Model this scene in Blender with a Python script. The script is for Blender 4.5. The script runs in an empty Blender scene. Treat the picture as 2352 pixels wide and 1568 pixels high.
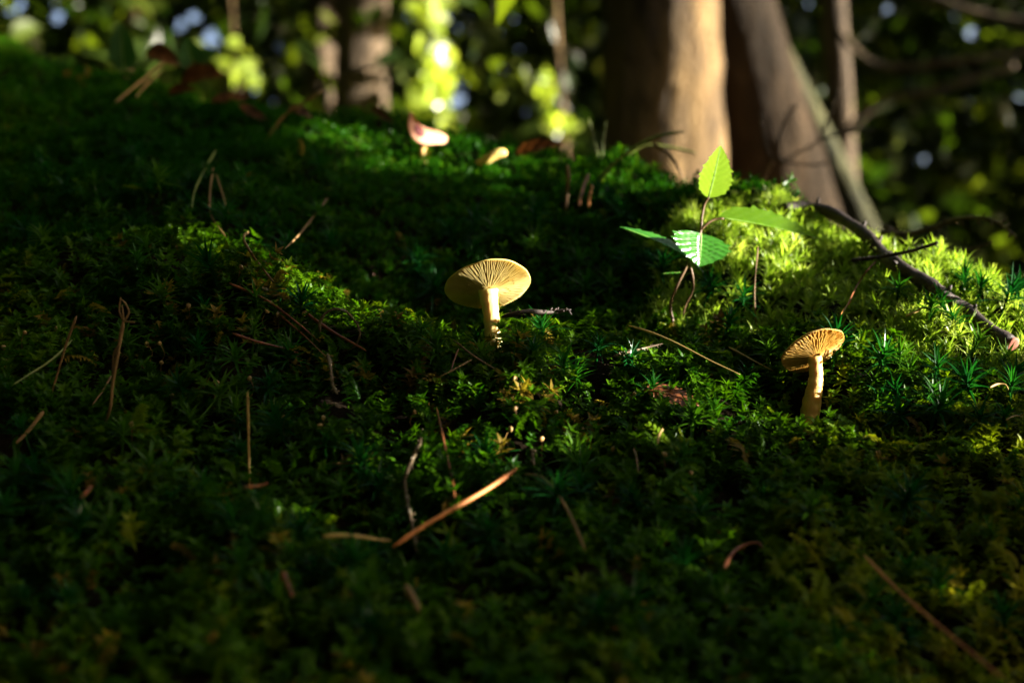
import bpy, math, random
import numpy as np
from mathutils import Vector, Matrix

R = math.radians
rng = np.random.default_rng(7)
random.seed(7)
scene = bpy.context.scene
col = scene.collection

# ------------------------------------------------------------------ camera
F = 2352 * 50 / 36.0            # focal length in units of a 2352 px wide frame
PITCH = R(8)
CAM = np.array([0.0, 0.0, 0.10])
cam_d = bpy.data.cameras.new('camera')
cam = bpy.data.objects.new('camera', cam_d)
col.objects.link(cam)
cam.location = CAM
cam.rotation_euler = (R(90) + PITCH, 0, 0)
cam_d.lens = 50
cam_d.sensor_width = 36
cam_d.clip_start = 0.01
cam_d.clip_end = 400
cam_d.dof.use_dof = True
cam_d.dof.focus_distance = 0.615
cam_d.dof.aperture_fstop = 7.0
scene.camera = cam

# ------------------------------------------------------------------ light
SUN_AZ, SUN_EL = R(8), R(9.5)   # azimuth from +X turned towards the camera side
SUN = np.array([math.cos(SUN_EL) * math.cos(SUN_AZ), -math.cos(SUN_EL) * math.sin(SUN_AZ), math.sin(SUN_EL)])
world = bpy.data.worlds.new('World')
scene.world = world
world.use_nodes = True
wn = world.node_tree
bg = wn.nodes['Background']
sky = wn.nodes.new('ShaderNodeTexSky')
sky.sky_type = 'NISHITA'
sky.sun_disc = False
sky.dust_density = 7.0
sky.ozone_density = 0.4
sky.air_density = 0.6
sky.sun_elevation = SUN_EL
sky.sun_rotation = math.atan2(SUN[0], SUN[1])
wn.links.new(sky.outputs[0], bg.inputs[0])
bg.inputs[1].default_value = 0.10
sun_d = bpy.data.lights.new('sun', 'SUN')
sun_d.energy = 5.0
sun_d.angle = R(0.5)
sun_d.color = (1.0, 0.93, 0.80)
sun = bpy.data.objects.new('sun', sun_d)
col.objects.link(sun)
sun.rotation_euler = Vector(SUN).to_track_quat('Z', 'Y').to_euler()
scene.view_settings.view_transform = 'Standard'
scene.view_settings.look = 'None'
scene.view_settings.exposure = 2.95
scene.view_settings.gamma = 1.0
scene.cycles.use_denoising = True
scene.cycles.max_bounces = 6
scene.cycles.diffuse_bounces = 3
scene.cycles.transmission_bounces = 6
scene.cycles.caustics_reflective = False
scene.cycles.caustics_refractive = False

# ------------------------------------------------------------------ picture-to-place helpers
FWD = np.array([0, math.cos(PITCH), math.sin(PITCH)])
UP = np.array([0, -math.sin(PITCH), math.cos(PITCH)])
RGT = np.array([1.0, 0, 0])
def ray(px, py):
    return FWD + RGT * ((px - 1176) / F) + UP * ((784 - py) / F)
def at(px, py, D):
    return CAM + D * ray(px, py)

# ------------------------------------------------------------------ terrain height
CTRL = [
    (-300, 1568, .42), (-300, 900, .60), (-300, 500, .80), (-300, 100, 1.22),
    (0, 1568, .42), (0, 1200, .50), (0, 900, .58), (0, 600, .72), (0, 400, .86), (0, 230, 1.05), (0, 130, 1.22),
    (400, 1568, .42), (400, 1200, .50), (400, 900, .59), (400, 650, .665), (400, 450, .80), (400, 320, .95), (380, 228, 1.12),
    (800, 1568, .42), (800, 1250, .50), (800, 900, .59), (800, 745, .63), (800, 690, .745), (800, 500, .83), (800, 370, .94), (800, 283, 1.04),
    (600, 660, .635), (600, 560, .76), (600, 400, .88), (600, 285, 1.08),
    (1176, 1568, .42), (1176, 1200, .51), (1176, 950, .58), (1176, 800, .625), (1176, 745, .75), (1176, 550, .82), (1176, 430, .92), (1176, 358, 1.0),
    (1500, 1568, .43), (1500, 1200, .52), (1500, 950, .60), (1500, 855, .635), (1500, 790, .70), (1500, 600, .77), (1500, 480, .84), (1500, 418, .92),
    (1650, 560, .74), (1650, 470, .82),
    (1860, 1568, .44), (1860, 1250, .51), (1860, 1030, .575), (1860, 960, .605), (1860, 850, .66), (1860, 700, .715), (1860, 600, .745), (1830, 512, .81),
    (2100, 1568, .46), (2100, 1250, .52), (2100, 1000, .59), (2100, 850, .64), (2100, 750, .67), (2100, 670, .70), (2100, 632, .735),
    (2352, 1568, .47), (2352, 1250, .53), (2352, 1000, .60), (2352, 850, .645), (2352, 770, .675), (2352, 728, .70),
    (2700, 1568, .49), (2700, 1000, .60), (2700, 870, .66)]
pts = [at(*c) for c in CTRL]
# hollow behind the mushroom's hummock, and the back side of the ridge falling away
for px, D, drop in [(1176, .685, .012), (900, .69, .012), (1350, .675, .008), (1860, .633, .002)]:
    p = at(px, 790, D); p[2] -= drop; pts.append(p)
for px, py, D in [(-300, 100, 1.22), (0, 130, 1.22), (400, 228, 1.12), (800, 283, 1.04), (1176, 358, 1.0), (1500, 418, .92), (1830, 512, .81), (2100, 632, .735), (2352, 728, .70), (2700, 870, .66)]:
    for e, dz in [(.12, -.015), (.30, -.10)]:
        p = at(px, py, D); p[1] += e; p[2] += dz; pts.append(p)
for x in (-.5, -.2, .1, .4):
    pts.append(np.array([x, .2, .035 - .02 * x]))
P = np.array(pts)
def tps_k(r2):
    return np.where(r2 > 1e-14, r2 * np.log(np.maximum(r2, 1e-14)) * .5, 0)
def _solve():
    n = len(P)
    d2 = ((P[:, None, :2] - P[None, :, :2]) ** 2).sum(-1)
    K = tps_k(d2) + np.eye(n) * 2e-5
    Q = np.c_[np.ones(n), P[:, :2]]
    A = np.zeros((n + 3, n + 3)); A[:n, :n] = K; A[:n, n:] = Q; A[n:, :n] = Q.T
    return np.linalg.solve(A, np.r_[P[:, 2], np.zeros(3)])
W = _solve()
def sst(a, b, x):
    t = np.clip((x - a) / (b - a), 0, 1); return t * t * (3 - 2 * t)
_wv = [(random.uniform(0, 6.28), random.uniform(0, 6.28), a, f) for f, a in [(52, .0030), (83, .0028), (127, .0020), (190, .0014), (300, .0008)] for _ in range(3)]
def bumps(x, y):
    z = 0
    for th, ph, a, f in _wv:
        z = z + a * np.sin(f * (x * math.cos(th) + y * math.sin(th)) + ph) * np.cos(.7 * f * (y * math.cos(th) - x * math.sin(th)) + 2 * ph)
    return z
def far_height(x, y):
    base = 0.02 + 0.17 * np.maximum(y - 1.0, 0) + .05 * np.sin(x * .9 + 1) * np.sin(y * .7) + .015 * np.sin(x * 4.1) * np.sin(y * 3.3)
    base = base - .05 * np.maximum(x - .3, 0) * (x < 8) - .385 * (x >= 8)
    return np.where(y > 40, base + 0, base)
def height(x, y):
    x = np.asarray(x, float); y = np.asarray(y, float)
    sh = x.shape
    xf, yf = x.ravel(), y.ravel()
    xc = np.clip(xf, -.75, .75); yc = np.clip(yf, .12, 1.6)
    z = np.empty(len(xf))
    for i in range(0, len(xf), 20000):
        a, b = xc[i:i + 20000], yc[i:i + 20000]
        d2 = (a[:, None] - P[None, :, 0]) ** 2 + (b[:, None] - P[None, :, 1]) ** 2
        z[i:i + 20000] = tps_k(d2) @ W[:len(P)] + W[len(P)] + W[len(P) + 1] * a + W[len(P) + 2] * b
    z = z + bumps(xf, yf)
    w = sst(.42, .75, np.abs(xf)) if False else np.maximum(sst(.55, 1.3, -xf), sst(.55, 1.0, xf))
    w = np.maximum(w, np.maximum(sst(1.30, 1.65, yf), sst(.22, .05, yf)))
    fz = far_height(xf, yf)
    return (z * (1 - w) + fz * w).reshape(sh)
def normal_at(x, y, e=.006):
    dx = (height(x + e, y) - height(x - e, y)) / (2 * e)
    dy = (height(x, y + e) - height(x, y - e)) / (2 * e)
    n = np.stack([-dx, -dy, np.ones_like(dx)], -1)
    return n / np.linalg.norm(n, axis=-1, keepdims=True)
MOSS = .010
_Ds = np.linspace(.3, 1.7, 900)
def hit(px, py, lift=MOSS):
    r = ray(px, py)
    q = CAM[None] + _Ds[:, None] * r[None]
    below = q[:, 2] < height(q[:, 0], q[:, 1]) + lift
    below[:60] = below[:60] & (q[:60, 1] > .3)
    i = int(np.argmax(below)) if below.any() else int(np.argmin(q[:, 2] - height(q[:, 0], q[:, 1])))
    return q[i], _Ds[i]

# ------------------------------------------------------------------ object helpers
def mesh_obj(name, v, f, mat=None, parent=None, smooth=True):
    me = bpy.data.meshes.new(name)
    me.from_pydata([tuple(map(float, p)) for p in v], [], [tuple(map(int, q)) for q in f])
    if smooth:
        me.polygons.foreach_set('use_smooth', [True] * len(me.polygons))
    if mat: me.materials.append(mat)
    me.update()
    o = bpy.data.objects.new(name, me)
    col.objects.link(o)
    if parent is not None:
        o.parent = parent
        o.matrix_parent_inverse = parent.matrix_world.inverted() if False else Matrix.Translation(-parent.location)
    return o
def quad_obj(name, v, f, mat, parent=None, smooth=False):
    """fast path for big numpy meshes of quads / tris of one size"""
    me = bpy.data.meshes.new(name)
    v = np.asarray(v, np.float32); f = np.asarray(f, np.int32)
    k = f.shape[1]
    me.vertices.add(len(v)); me.vertices.foreach_set('co', v.ravel())
    me.loops.add(f.size); me.loops.foreach_set('vertex_index', f.ravel())
    me.polygons.add(len(f)); me.polygons.foreach_set('loop_start', np.arange(len(f), dtype=np.int32) * k)
    me.update(calc_edges=True)
    if smooth: me.polygons.foreach_set('use_smooth', [True] * len(f))
    me.materials.append(mat)
    o = bpy.data.objects.new(name, me); col.objects.link(o)
    if parent is not None:
        o.parent = parent; o.matrix_parent_inverse = Matrix.Translation(-parent.location)
    return o
def tag(o, label, cat=None, group=None, kind=None):
    o['label'] = label
    if cat: o['category'] = cat
    if group: o['group'] = group
    if kind: o['kind'] = kind
    return o
def thing(name, loc, label, cat, group=None):
    o = bpy.data.objects.new(name, None); col.objects.link(o)
    o.empty_display_size = .01
    o.location = tuple(map(float, loc))
    return tag(o, label, cat, group)
def nrm(a):
    a = np.asarray(a, float); return a / max(np.linalg.norm(a), 1e-12)
def smooth_path(p, n):
    """Catmull-Rom through points p, n samples"""
    p = np.asarray(p, float)
    if len(p) < 3:
        t = np.linspace(0, 1, n)[:, None]; return p[0] * (1 - t) + p[-1] * t
    q = np.vstack([2 * p[0] - p[1], p, 2 * p[-1] - p[-2]])
    out = []
    for s in np.linspace(0, len(p) - 1 - 1e-9, n):
        i = int(s); t = s - i
        a, b, c, d = q[i], q[i + 1], q[i + 2], q[i + 3]
        out.append(.5 * ((2 * b) + (-a + c) * t + (2 * a - 5 * b + 4 * c - d) * t * t + (-a + 3 * b - 3 * c + d) * t ** 3))
    return np.array(out)
def tube(path, rad, sides=6, cap=True, rough=0., ru=None):
    path = np.asarray(path, float); n = len(path)
    rad = np.interp(np.linspace(0, 1, n), np.linspace(0, 1, len(rad)), rad) if np.ndim(rad) else np.full(n, rad)
    tg = np.gradient(path, axis=0); tg /= np.maximum(np.linalg.norm(tg, axis=1, keepdims=True), 1e-12)
    a = nrm(np.cross(tg[0], [0.3, 1, .2])); v = []
    for i in range(n):
        a = nrm(a - tg[i] * np.dot(a, tg[i])); b = np.cross(tg[i], a)
        for k in range(sides):
            th = 2 * math.pi * k / sides
            r = rad[i] * (1 + (rough * ru.uniform(-1, 1) if rough else 0))
            v.append(path[i] + r * (math.cos(th) * a + math.sin(th) * b))
    f = [(i * sides + k, i * sides + (k + 1) % sides, (i + 1) * sides + (k + 1) % sides, (i + 1) * sides + k) for i in range(n - 1) for k in range(sides)]
    if cap:
        f.append(tuple(range(sides))[::-1]); f.append(tuple((n - 1) * sides + k for k in range(sides)))
    return v, f
class MB:
    def __init__(s): s.v = []; s.f = []
    def add(s, vf):
        o = len(s.v); s.v += list(vf[0]); s.f += [tuple(i + o for i in q) for q in vf[1]]; return s
    def build(s, name, mat, parent=None, smooth=True): return mesh_obj(name, s.v, s.f, mat, parent, smooth)

# ------------------------------------------------------------------ materials
def nodes(name):
    m = bpy.data.materials.new(name); m.use_nodes = True
    nt = m.node_tree
    for n in list(nt.nodes): nt.nodes.remove(n)
    out = nt.nodes.new('ShaderNodeOutputMaterial')
    return m, nt, out
def N(nt, typ, **kw):
    n = nt.nodes.new(typ)
    for k, v in kw.items(): setattr(n, k, v)
    return n
def ramp(nt, fac, stops):
    r = N(nt, 'ShaderNodeValToRGB')
    el = r.color_ramp.elements
    el[0].position, el[0].color = stops[0][0], (*stops[0][1], 1)
    el[1].position, el[1].color = stops[-1][0], (*stops[-1][1], 1)
    for p, c in stops[1:-1]:
        e = el.new(p); e.color = (*c, 1)
    nt.links.new(fac, r.inputs[0]); return r.outputs[0]
def noise(nt, scale, detail=4, rough=.6, coord='Object', stretch=None):
    tc = N(nt, 'ShaderNodeTexCoord'); n = N(nt, 'ShaderNodeTexNoise')
    n.inputs['Scale'].default_value = scale; n.inputs['Detail'].default_value = detail; n.inputs['Roughness'].default_value = rough
    src = tc.outputs[coord]
    if stretch:
        mp = N(nt, 'ShaderNodeMapping'); mp.inputs['Scale'].default_value = stretch
        nt.links.new(src, mp.inputs[0]); src = mp.outputs[0]
    nt.links.new(src, n.inputs['Vector']); return n.outputs['Fac']
def bump(nt, fac, dist, strength=1.):
    b = N(nt, 'ShaderNodeBump'); b.inputs['Distance'].default_value = dist; b.inputs['Strength'].default_value = strength
    nt.links.new(fac, b.inputs['Height']); return b.outputs[0]
def surf(name, stops, scale, rough=.7, bdist=0., bscale=None, sss=0., sssr=.002, stretch=None, spec=.3):
    """principled surface coloured by noise"""
    m, nt, out = nodes(name)
    b = N(nt, 'ShaderNodeBsdfPrincipled')
    nt.links.new(ramp(nt, noise(nt, scale, 5, .6, stretch=stretch), stops), b.inputs['Base Color'])
    b.inputs['Roughness'].default_value = rough
    b.inputs['Specular IOR Level'].default_value = spec
    if bdist:
        nt.links.new(bump(nt, noise(nt, bscale or scale * 4, 5, .65, stretch=stretch), bdist), b.inputs['Normal'])
    if sss:
        b.inputs['Subsurface Weight'].default_value = sss
        b.inputs['Subsurface Radius'].default_value = (1, .6, .25)
        b.inputs['Subsurface Scale'].default_value = sssr
    nt.links.new(b.outputs[0], out.inputs[0]); return m
def leafy(name, stops, trans=.45, gloss=.08, grough=.4, src='island', tcol=None, scale=30, gain=1.):
    """thin leaf: diffuse + translucent + a little gloss; colour from a random per leaf, per instance or noise"""
    m, nt, out = nodes(name)
    if src == 'island':
        g = N(nt, 'ShaderNodeNewGeometry'); fac = g.outputs['Random Per Island']
    elif src == 'tint':
        g = N(nt, 'ShaderNodeAttribute'); g.attribute_type = 'INSTANCER'; g.attribute_name = 'tint'; fac = g.outputs['Fac']
    elif src == 'objrand':
        g = N(nt, 'ShaderNodeObjectInfo'); fac = g.outputs['Random']
    else:
        fac = noise(nt, scale)
    c = ramp(nt, fac, stops)
    d = N(nt, 'ShaderNodeBsdfDiffuse'); t = N(nt, 'ShaderNodeBsdfTranslucent')
    nt.links.new(c, d.inputs[0])
    mx = N(nt, 'ShaderNodeMix', data_type='RGBA', blend_type='MULTIPLY')
    mx.inputs[0].default_value = 1
    nt.links.new(c, mx.inputs[6]); mx.inputs[7].default_value = (*(tcol or (1.5, 1.6, .7)), 1)
    nt.links.new(mx.outputs[2], t.inputs[0])
    s1 = N(nt, 'ShaderNodeMixShader'); s1.inputs[0].default_value = trans
    nt.links.new(d.outputs[0], s1.inputs[1]); nt.links.new(t.outputs[0], s1.inputs[2])
    gl = N(nt, 'ShaderNodeBsdfGlossy'); gl.inputs['Roughness'].default_value = grough
    s2 = N(nt, 'ShaderNodeMixShader'); s2.inputs[0].default_value = gloss
    nt.links.new(s1.outputs[0], s2.inputs[1]); nt.links.new(gl.outputs[0], s2.inputs[2])
    nt.links.new(s2.outputs[0], out.inputs[0]); return m

M = {}
M['soil'] = surf('soil', [(.3, (.012, .009, .005)), (.7, (.04, .028, .014))], 60, .95, .004, 250)
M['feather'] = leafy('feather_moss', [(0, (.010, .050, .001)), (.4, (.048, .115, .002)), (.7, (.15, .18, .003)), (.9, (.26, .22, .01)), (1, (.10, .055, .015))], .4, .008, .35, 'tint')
M['tuft'] = leafy('tuft_moss', [(0, (.09, .16, .008)), (.6, (.26, .38, .04)), (1, (.42, .50, .10))], .5, .02, .35, 'tint', (1.2, 1.25, .6))  # pale lime moss, colour raised further to brighten the sunlit crest
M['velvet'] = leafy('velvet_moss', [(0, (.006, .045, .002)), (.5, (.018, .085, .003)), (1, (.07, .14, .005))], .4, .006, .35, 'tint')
M['star'] = leafy('star_moss', [(0, (.003, .045, .008)), (.5, (.010, .078, .007)), (1, (.05, .12, .005))], .4, .012, .3, 'objrand')
M['capY'] = surf('mushroom_cap', [(.3, (.58, .40, .09)), (.7, (.72, .55, .18))], 90, .6, .0004, 400, .5, .003)
M['gillY'] = leafy('mushroom_gill', [(.2, (.70, .53, .14)), (.8, (.84, .71, .31))], .5, .02, .5, 'noise', (1.05, 1., .8), 120)
M['stemY'] = surf('mushroom_stem', [(.3, (.56, .37, .06)), (.5, (.66, .50, .14)), (.75, (.74, .62, .28))], 60, .5, .0003, 500, .5, .003, (1, 1, .35))
M['capO'] = surf('ochre_cap', [(.3, (.42, .22, .04)), (.7, (.66, .40, .10))], 160, .6, .0008, 500, .4, .003)
M['gillO'] = leafy('ochre_gill', [(.2, (.58, .30, .035)), (.8, (.80, .52, .11))], .45, .03, .5, 'noise', (1.05, 1., .7), 200)
M['stemO'] = surf('ochre_stem', [(.25, (.50, .24, .03)), (.5, (.60, .42, .13)), (.8, (.68, .54, .24))], 70, .5, .0003, 500, .5, .003, (1, 1, .5))
M['pinkcap'] = surf('pink_cap', [(.3, (.40, .14, .09)), (.55, (.52, .26, .14)), (.8, (.60, .40, .16))], 70, .6, .0006, 300, .3, .003)
M['pinkdark'] = surf('dark_red_flesh', [(.3, (.10, .012, .015)), (.8, (.30, .06, .05))], 120, .6, .0005, 300)
M['needle_o'] = surf('orange_needle', [(.3, (.42, .12, .025)), (.7, (.60, .24, .06))], 50, .5, .0002, 600)
M['needle_r'] = surf('red_brown_needle', [(.3, (.10, .028, .008)), (.7, (.22, .07, .02))], 60, .45, .0002, 600)
M['straw'] = surf('straw', [(.3, (.24, .14, .035)), (.7, (.42, .29, .09))], 40, .55, .0002, 600)
M['straw_d'] = surf('dull_straw', [(.3, (.09, .045, .014)), (.7, (.22, .13, .045))], 60, .6, .0003, 500)
M['straw_g'] = surf('green_straw', [(.3, (.06, .09, .01)), (.7, (.15, .17, .03))], 40, .5)
M['twig'] = surf('dark_twig', [(.3, (.014, .009, .007)), (.7, (.05, .033, .026))], 150, .6, .0008, 500, spec=.3)
M['twig_l'] = surf('lichened_twig', [(.35, (.06, .038, .02)), (.6, (.14, .10, .05)), (.7, (.32, .30, .24))], 220, .8, .0006, 700)
M['wood_end'] = surf('broken_wood', [(.3, (.14, .035, .02)), (.7, (.30, .10, .06))], 300, .8)
M['capsule'] = surf('moss_capsule', [(.3, (.20, .10, .03)), (.7, (.38, .25, .09))], 300, .35)
M['seta'] = surf('moss_stalk', [(.3, (.09, .05, .015)), (.7, (.18, .10, .03))], 80, .5)
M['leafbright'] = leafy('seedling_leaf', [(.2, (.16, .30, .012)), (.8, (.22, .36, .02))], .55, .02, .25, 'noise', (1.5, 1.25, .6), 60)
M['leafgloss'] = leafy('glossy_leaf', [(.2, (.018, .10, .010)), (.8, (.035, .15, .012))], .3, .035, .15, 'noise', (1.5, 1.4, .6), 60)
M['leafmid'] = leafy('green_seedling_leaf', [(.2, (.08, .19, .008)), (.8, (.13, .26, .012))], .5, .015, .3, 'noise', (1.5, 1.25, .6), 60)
M['vein'] = surf('leaf_vein', [(.3, (.12, .22, .03)), (.7, (.20, .30, .06))], 60, .5)
M['seedstem'] = surf('seedling_stem', [(.3, (.07, .032, .014)), (.7, (.15, .09, .04))], 80, .5, .0002, 400)
M['leafred'] = leafy('dead_leaf', [(.3, (.16, .045, .012)), (.7, (.30, .10, .03))], .25, .05, .5, 'noise', (1.3, 1., .6), 90)
M['leafdull'] = leafy('dull_dead_leaf', [(.3, (.025, .010, .004)), (.55, (.07, .028, .010)), (.75, (.16, .07, .022))], .25, .02, .5, 'noise', (1.3, 1., .6), 120)
M['litter'] = leafy('leaf_litter', [(0, (.05, .022, .01)), (.5, (.13, .06, .025)), (1, (.22, .11, .045))], .2, .04, .5, 'island', (1.3, 1, .6))
M['dkleaf'] = leafy('dark_round_leaf', [(.3, (.008, .04, .008)), (.7, (.015, .065, .012))], .3, .03, .5, 'noise')
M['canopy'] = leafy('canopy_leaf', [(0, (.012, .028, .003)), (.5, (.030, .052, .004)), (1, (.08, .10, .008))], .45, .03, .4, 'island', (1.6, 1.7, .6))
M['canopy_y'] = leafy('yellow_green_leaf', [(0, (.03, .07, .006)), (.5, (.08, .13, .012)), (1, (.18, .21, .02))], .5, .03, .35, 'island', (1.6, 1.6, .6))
M['lime'] = leafy('lime_leaf', [(0, (.16, .24, .02)), (.5, (.26, .34, .04)), (1, (.36, .42, .07))], .5, .06, .35, 'island', (1.4, 1.4, .7))  # extra pale so that partly lit leaves read as full sun
M['bark'] = surf('bark', [(.32, (.022, .013, .006)), (.52, (.13, .08, .03)), (.66, (.26, .16, .06)), (.75, (.36, .26, .12))], 9, .9, .035, 45, stretch=(1, 1, .35))
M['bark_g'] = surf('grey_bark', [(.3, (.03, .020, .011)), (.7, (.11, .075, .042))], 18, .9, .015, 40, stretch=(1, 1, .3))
M['bark_d'] = surf('shaded_bark', [(.3, (.007, .005, .003)), (.55, (.024, .016, .009)), (.75, (.055, .036, .02))], 12, .95, .03, 40, stretch=(1, 1, .35), spec=.1)  # shade on the leaning trunk is put into this darker bark colour
M['bark_m'] = surf('mossy_bark', [(.3, (.012, .013, .004)), (.6, (.04, .04, .010)), (.8, (.06, .045, .025))], 14, .9, .015, 40, stretch=(1, 1, .4))
m, nt, out = nodes('forest_floor')
b = N(nt, 'ShaderNodeBsdfPrincipled'); b.inputs['Roughness'].default_value = 1; b.inputs['Specular IOR Level'].default_value = .05
nt.links.new(ramp(nt, noise(nt, 9, 8, .7), [(.25, (.004, .003, .002)), (.5, (.014, .009, .004)), (.62, (.008, .010, .002)), (.8, (.022, .014, .007))]), b.inputs['Base Color'])
nt.links.new(bump(nt, noise(nt, 40, 8, .7), .02), b.inputs['Normal'])
nt.links.new(b.outputs[0], out.inputs[0]); M['floor'] = m

# ------------------------------------------------------------------ ground sheet: fine on the bank, coarse to the horizon
def spaced(fine_a, fine_b, n, far_a, far_b, m):
    g = np.linspace(fine_a, fine_b, n)
    lo = fine_a - np.geomspace(.02, fine_a - far_a, m)[::-1]
    hi = fine_b + np.geomspace(.02, far_b - fine_b, m)
    return np.r_[lo, g, hi]
gx = spaced(-.8, .8, 300, -120, 120, 50)
gy = spaced(.05, 1.7, 310, -120, 160, 60)
GX, GY = np.meshgrid(gx, gy)
GZ = height(GX, GY)
nx, ny = len(gx), len(gy)
gv = np.c_[GX.ravel(), GY.ravel(), GZ.ravel()]
ii = (np.arange(ny - 1)[:, None] * nx + np.arange(nx - 1)[None]).ravel()
gf = np.c_[ii, ii + 1, ii + 1 + nx, ii + nx]
ground = quad_obj('ground', gv, gf, M['floor'], smooth=True)
ground['kind'] = 'structure'
ground['label'] = 'dark soil of the mossy bank and the forest floor behind it'

# ------------------------------------------------------------------ moss sprigs
def blade(base, d, up, L, w, curve=0., seg=2, fold=.25):
    """a thin pointed blade from base along d; up is its upper side"""
    d = nrm(d); up = nrm(up - d * np.dot(up, d)); s = np.cross(d, up)
    v, f = [], []
    for i in range(seg + 1):
        t = i / seg
        c = base + d * L * t * (1 - .25 * abs(curve) * t) - up * curve * L * t * t * .6
        ww = w * .5 * (1 - t) ** .7 * (1 if i else .75) * (1.2 if 0 < t < .6 else 1)
        if i == seg: v.append(c)
        else:
            v += [c - s * ww + up * ww * fold, c, c + s * ww + up * ww * fold]
    for i in range(seg):
        a = i * 3
        if i < seg - 1:
            f += [(a, a + 1, a + 4, a + 3), (a + 1, a + 2, a + 5, a + 4)]
        else:
            f += [(a, a + 1, a + 3), (a + 1, a + 2, a + 3)]
    return v, f
def sprig_star(seed, nl=8, L=.0034, w=.0016, h=.007):       # short leafy star on a stalk
    r = random.Random(seed); mb = MB()
    for lay in range(3):
        z = h * (1 - .33 * lay)
        for k in range(nl):
            a = 2 * math.pi * (k + r.uniform(-.3, .3)) / nl + lay
            el = R(r.uniform(20, 60) - lay * 12)
            d = np.array([math.cos(a) * math.cos(el), math.sin(a) * math.cos(el), math.sin(el)])
            mb.add(blade(np.array([0, 0, z - .001]), d, np.array([0, 0, 1.]), L * r.uniform(.7, 1.2), w * r.uniform(.8, 1.2), r.uniform(.1, .6)))
    return mb
def sprig_feather(seed, L=.013):                            # arching pinnate shoot
    r = random.Random(seed); mb = MB()
    el0 = R(r.uniform(45, 75)); n = 9
    for i in range(n):
        t = (i + 1) / n
        p = np.array([L * t * math.cos(el0) * (1 + .3 * t), 0, L * (t * math.sin(el0) - .45 * t * t)])
        for sd in (-1, 1):
            ll = .0042 * (1.1 - .75 * t) * r.uniform(.8, 1.2)
            d = np.array([.6, sd * .9, r.uniform(-.1, .35)])
            mb.add(blade(p, d, np.array([0, 0, 1.]), ll, .0013, r.uniform(.1, .5)))
            if r.random() < .5: mb.add(blade(p, d * [1, .5, 1] + [0, 0, .8], np.array([-1, 0, .5]), ll * .6, .0011, .3))
    return mb
def sprig_tuft(seed, n=18, L=.0085):                        # cushion tuft of curved narrow leaves
    r = random.Random(seed); mb = MB()
    for k in range(n):
        a = r.uniform(0, 6.28); el = R(r.uniform(42, 88))
        d = np.array([math.cos(a) * math.cos(el), math.sin(a) * math.cos(el), math.sin(el)])
        mb.add(blade(np.array([0, 0, r.uniform(.0005, .004)]), d, np.array([0, 0, 1.]), L * r.uniform(.6, 1.2), .0011, r.uniform(.2, 1.0), 3))
    return mb
def sprig_rosette(seed, n=20, L=.0105):                     # big star of narrow pointed leaves
    r = random.Random(seed); mb = MB()
    mb.add(tube(smooth_path([(0, 0, -.004), (.0004, 0, .004), (0, 0, .008)], 4), [.0005, .0004], 4))
    for k in range(n):
        a = k * 2.4 + r.uniform(-.25, .25); t = k / n
        el = R(8 + 68 * t + r.uniform(-10, 10))
        d = np.array([math.cos(a) * math.cos(el), math.sin(a) * math.cos(el), math.sin(el)])
        mb.add(blade(np.array([0, 0, .0045 + .0035 * t]), d, np.array([0, 0, 1.]), L * r.uniform(.75, 1.15) * (1 - .25 * t), .00115, r.uniform(.1, .7), 4, .4))
    return mb
def proto_coll(name, mbs, mat):
    c = bpy.data.collections.new(name)
    for i, mb in enumerate(mbs):
        me = bpy.data.meshes.new(name); me.from_pydata([tuple(map(float, p)) for p in mb.v], [], mb.f); me.materials.append(mat); me.update()
        o = bpy.data.objects.new('%s_%02d' % (name, i), me); c.objects.link(o)
    return c
def scatter_stuff(name, coll, pos, rot, scl, idx, tint, label, cat):
    me = bpy.data.meshes.new(name); me.vertices.add(len(pos)); me.vertices.foreach_set('co', pos.astype(np.float32).ravel())
    for nm, ty, arr, key in (('rot', 'FLOAT_VECTOR', rot, 'vector'), ('scl', 'FLOAT', scl, 'value'), ('idx', 'INT', idx, 'value'), ('tint', 'FLOAT', tint, 'value')):
        at_ = me.attributes.new(nm, ty, 'POINT'); at_.data.foreach_set(key, arr.astype(np.int32 if ty == 'INT' else np.float32).ravel())
    me.update()
    o = bpy.data.objects.new(name, me); col.objects.link(o)
    g = bpy.data.node_groups.new(name, 'GeometryNodeTree')
    g.interface.new_socket('Geometry', in_out='INPUT', socket_type='NodeSocketGeometry')
    g.interface.new_socket('Geometry', in_out='OUTPUT', socket_type='NodeSocketGeometry')
    gi, go = g.nodes.new('NodeGroupInput'), g.nodes.new('NodeGroupOutput')
    ci = g.nodes.new('GeometryNodeCollectionInfo'); ci.inputs['Collection'].default_value = coll
    ci.inputs['Separate Children'].default_value = True; ci.inputs['Reset Children'].default_value = True
    iop = g.nodes.new('GeometryNodeInstanceOnPoints'); iop.inputs['Pick Instance'].default_value = True
    def na(nm, ty):
        n = g.nodes.new('GeometryNodeInputNamedAttribute'); n.data_type = ty; n.inputs['Name'].default_value = nm; return n.outputs['Attribute']
    e2r = g.nodes.new('FunctionNodeEulerToRotation')
    L = g.links.new
    L(gi.outputs[0], iop.inputs['Points']); L(ci.outputs[0], iop.inputs['Instance'])
    L(na('rot', 'FLOAT_VECTOR'), e2r.inputs[0]); L(e2r.outputs[0], iop.inputs['Rotation'])
    L(na('scl', 'FLOAT'), iop.inputs['Scale']); L(na('idx', 'INT'), iop.inputs['Instance Index'])
    L(iop.outputs[0], go.inputs[0])
    md = o.modifiers.new('scatter', 'NODES'); md.node_group = g
    return tag(o, label, cat, kind='stuff')
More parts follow.
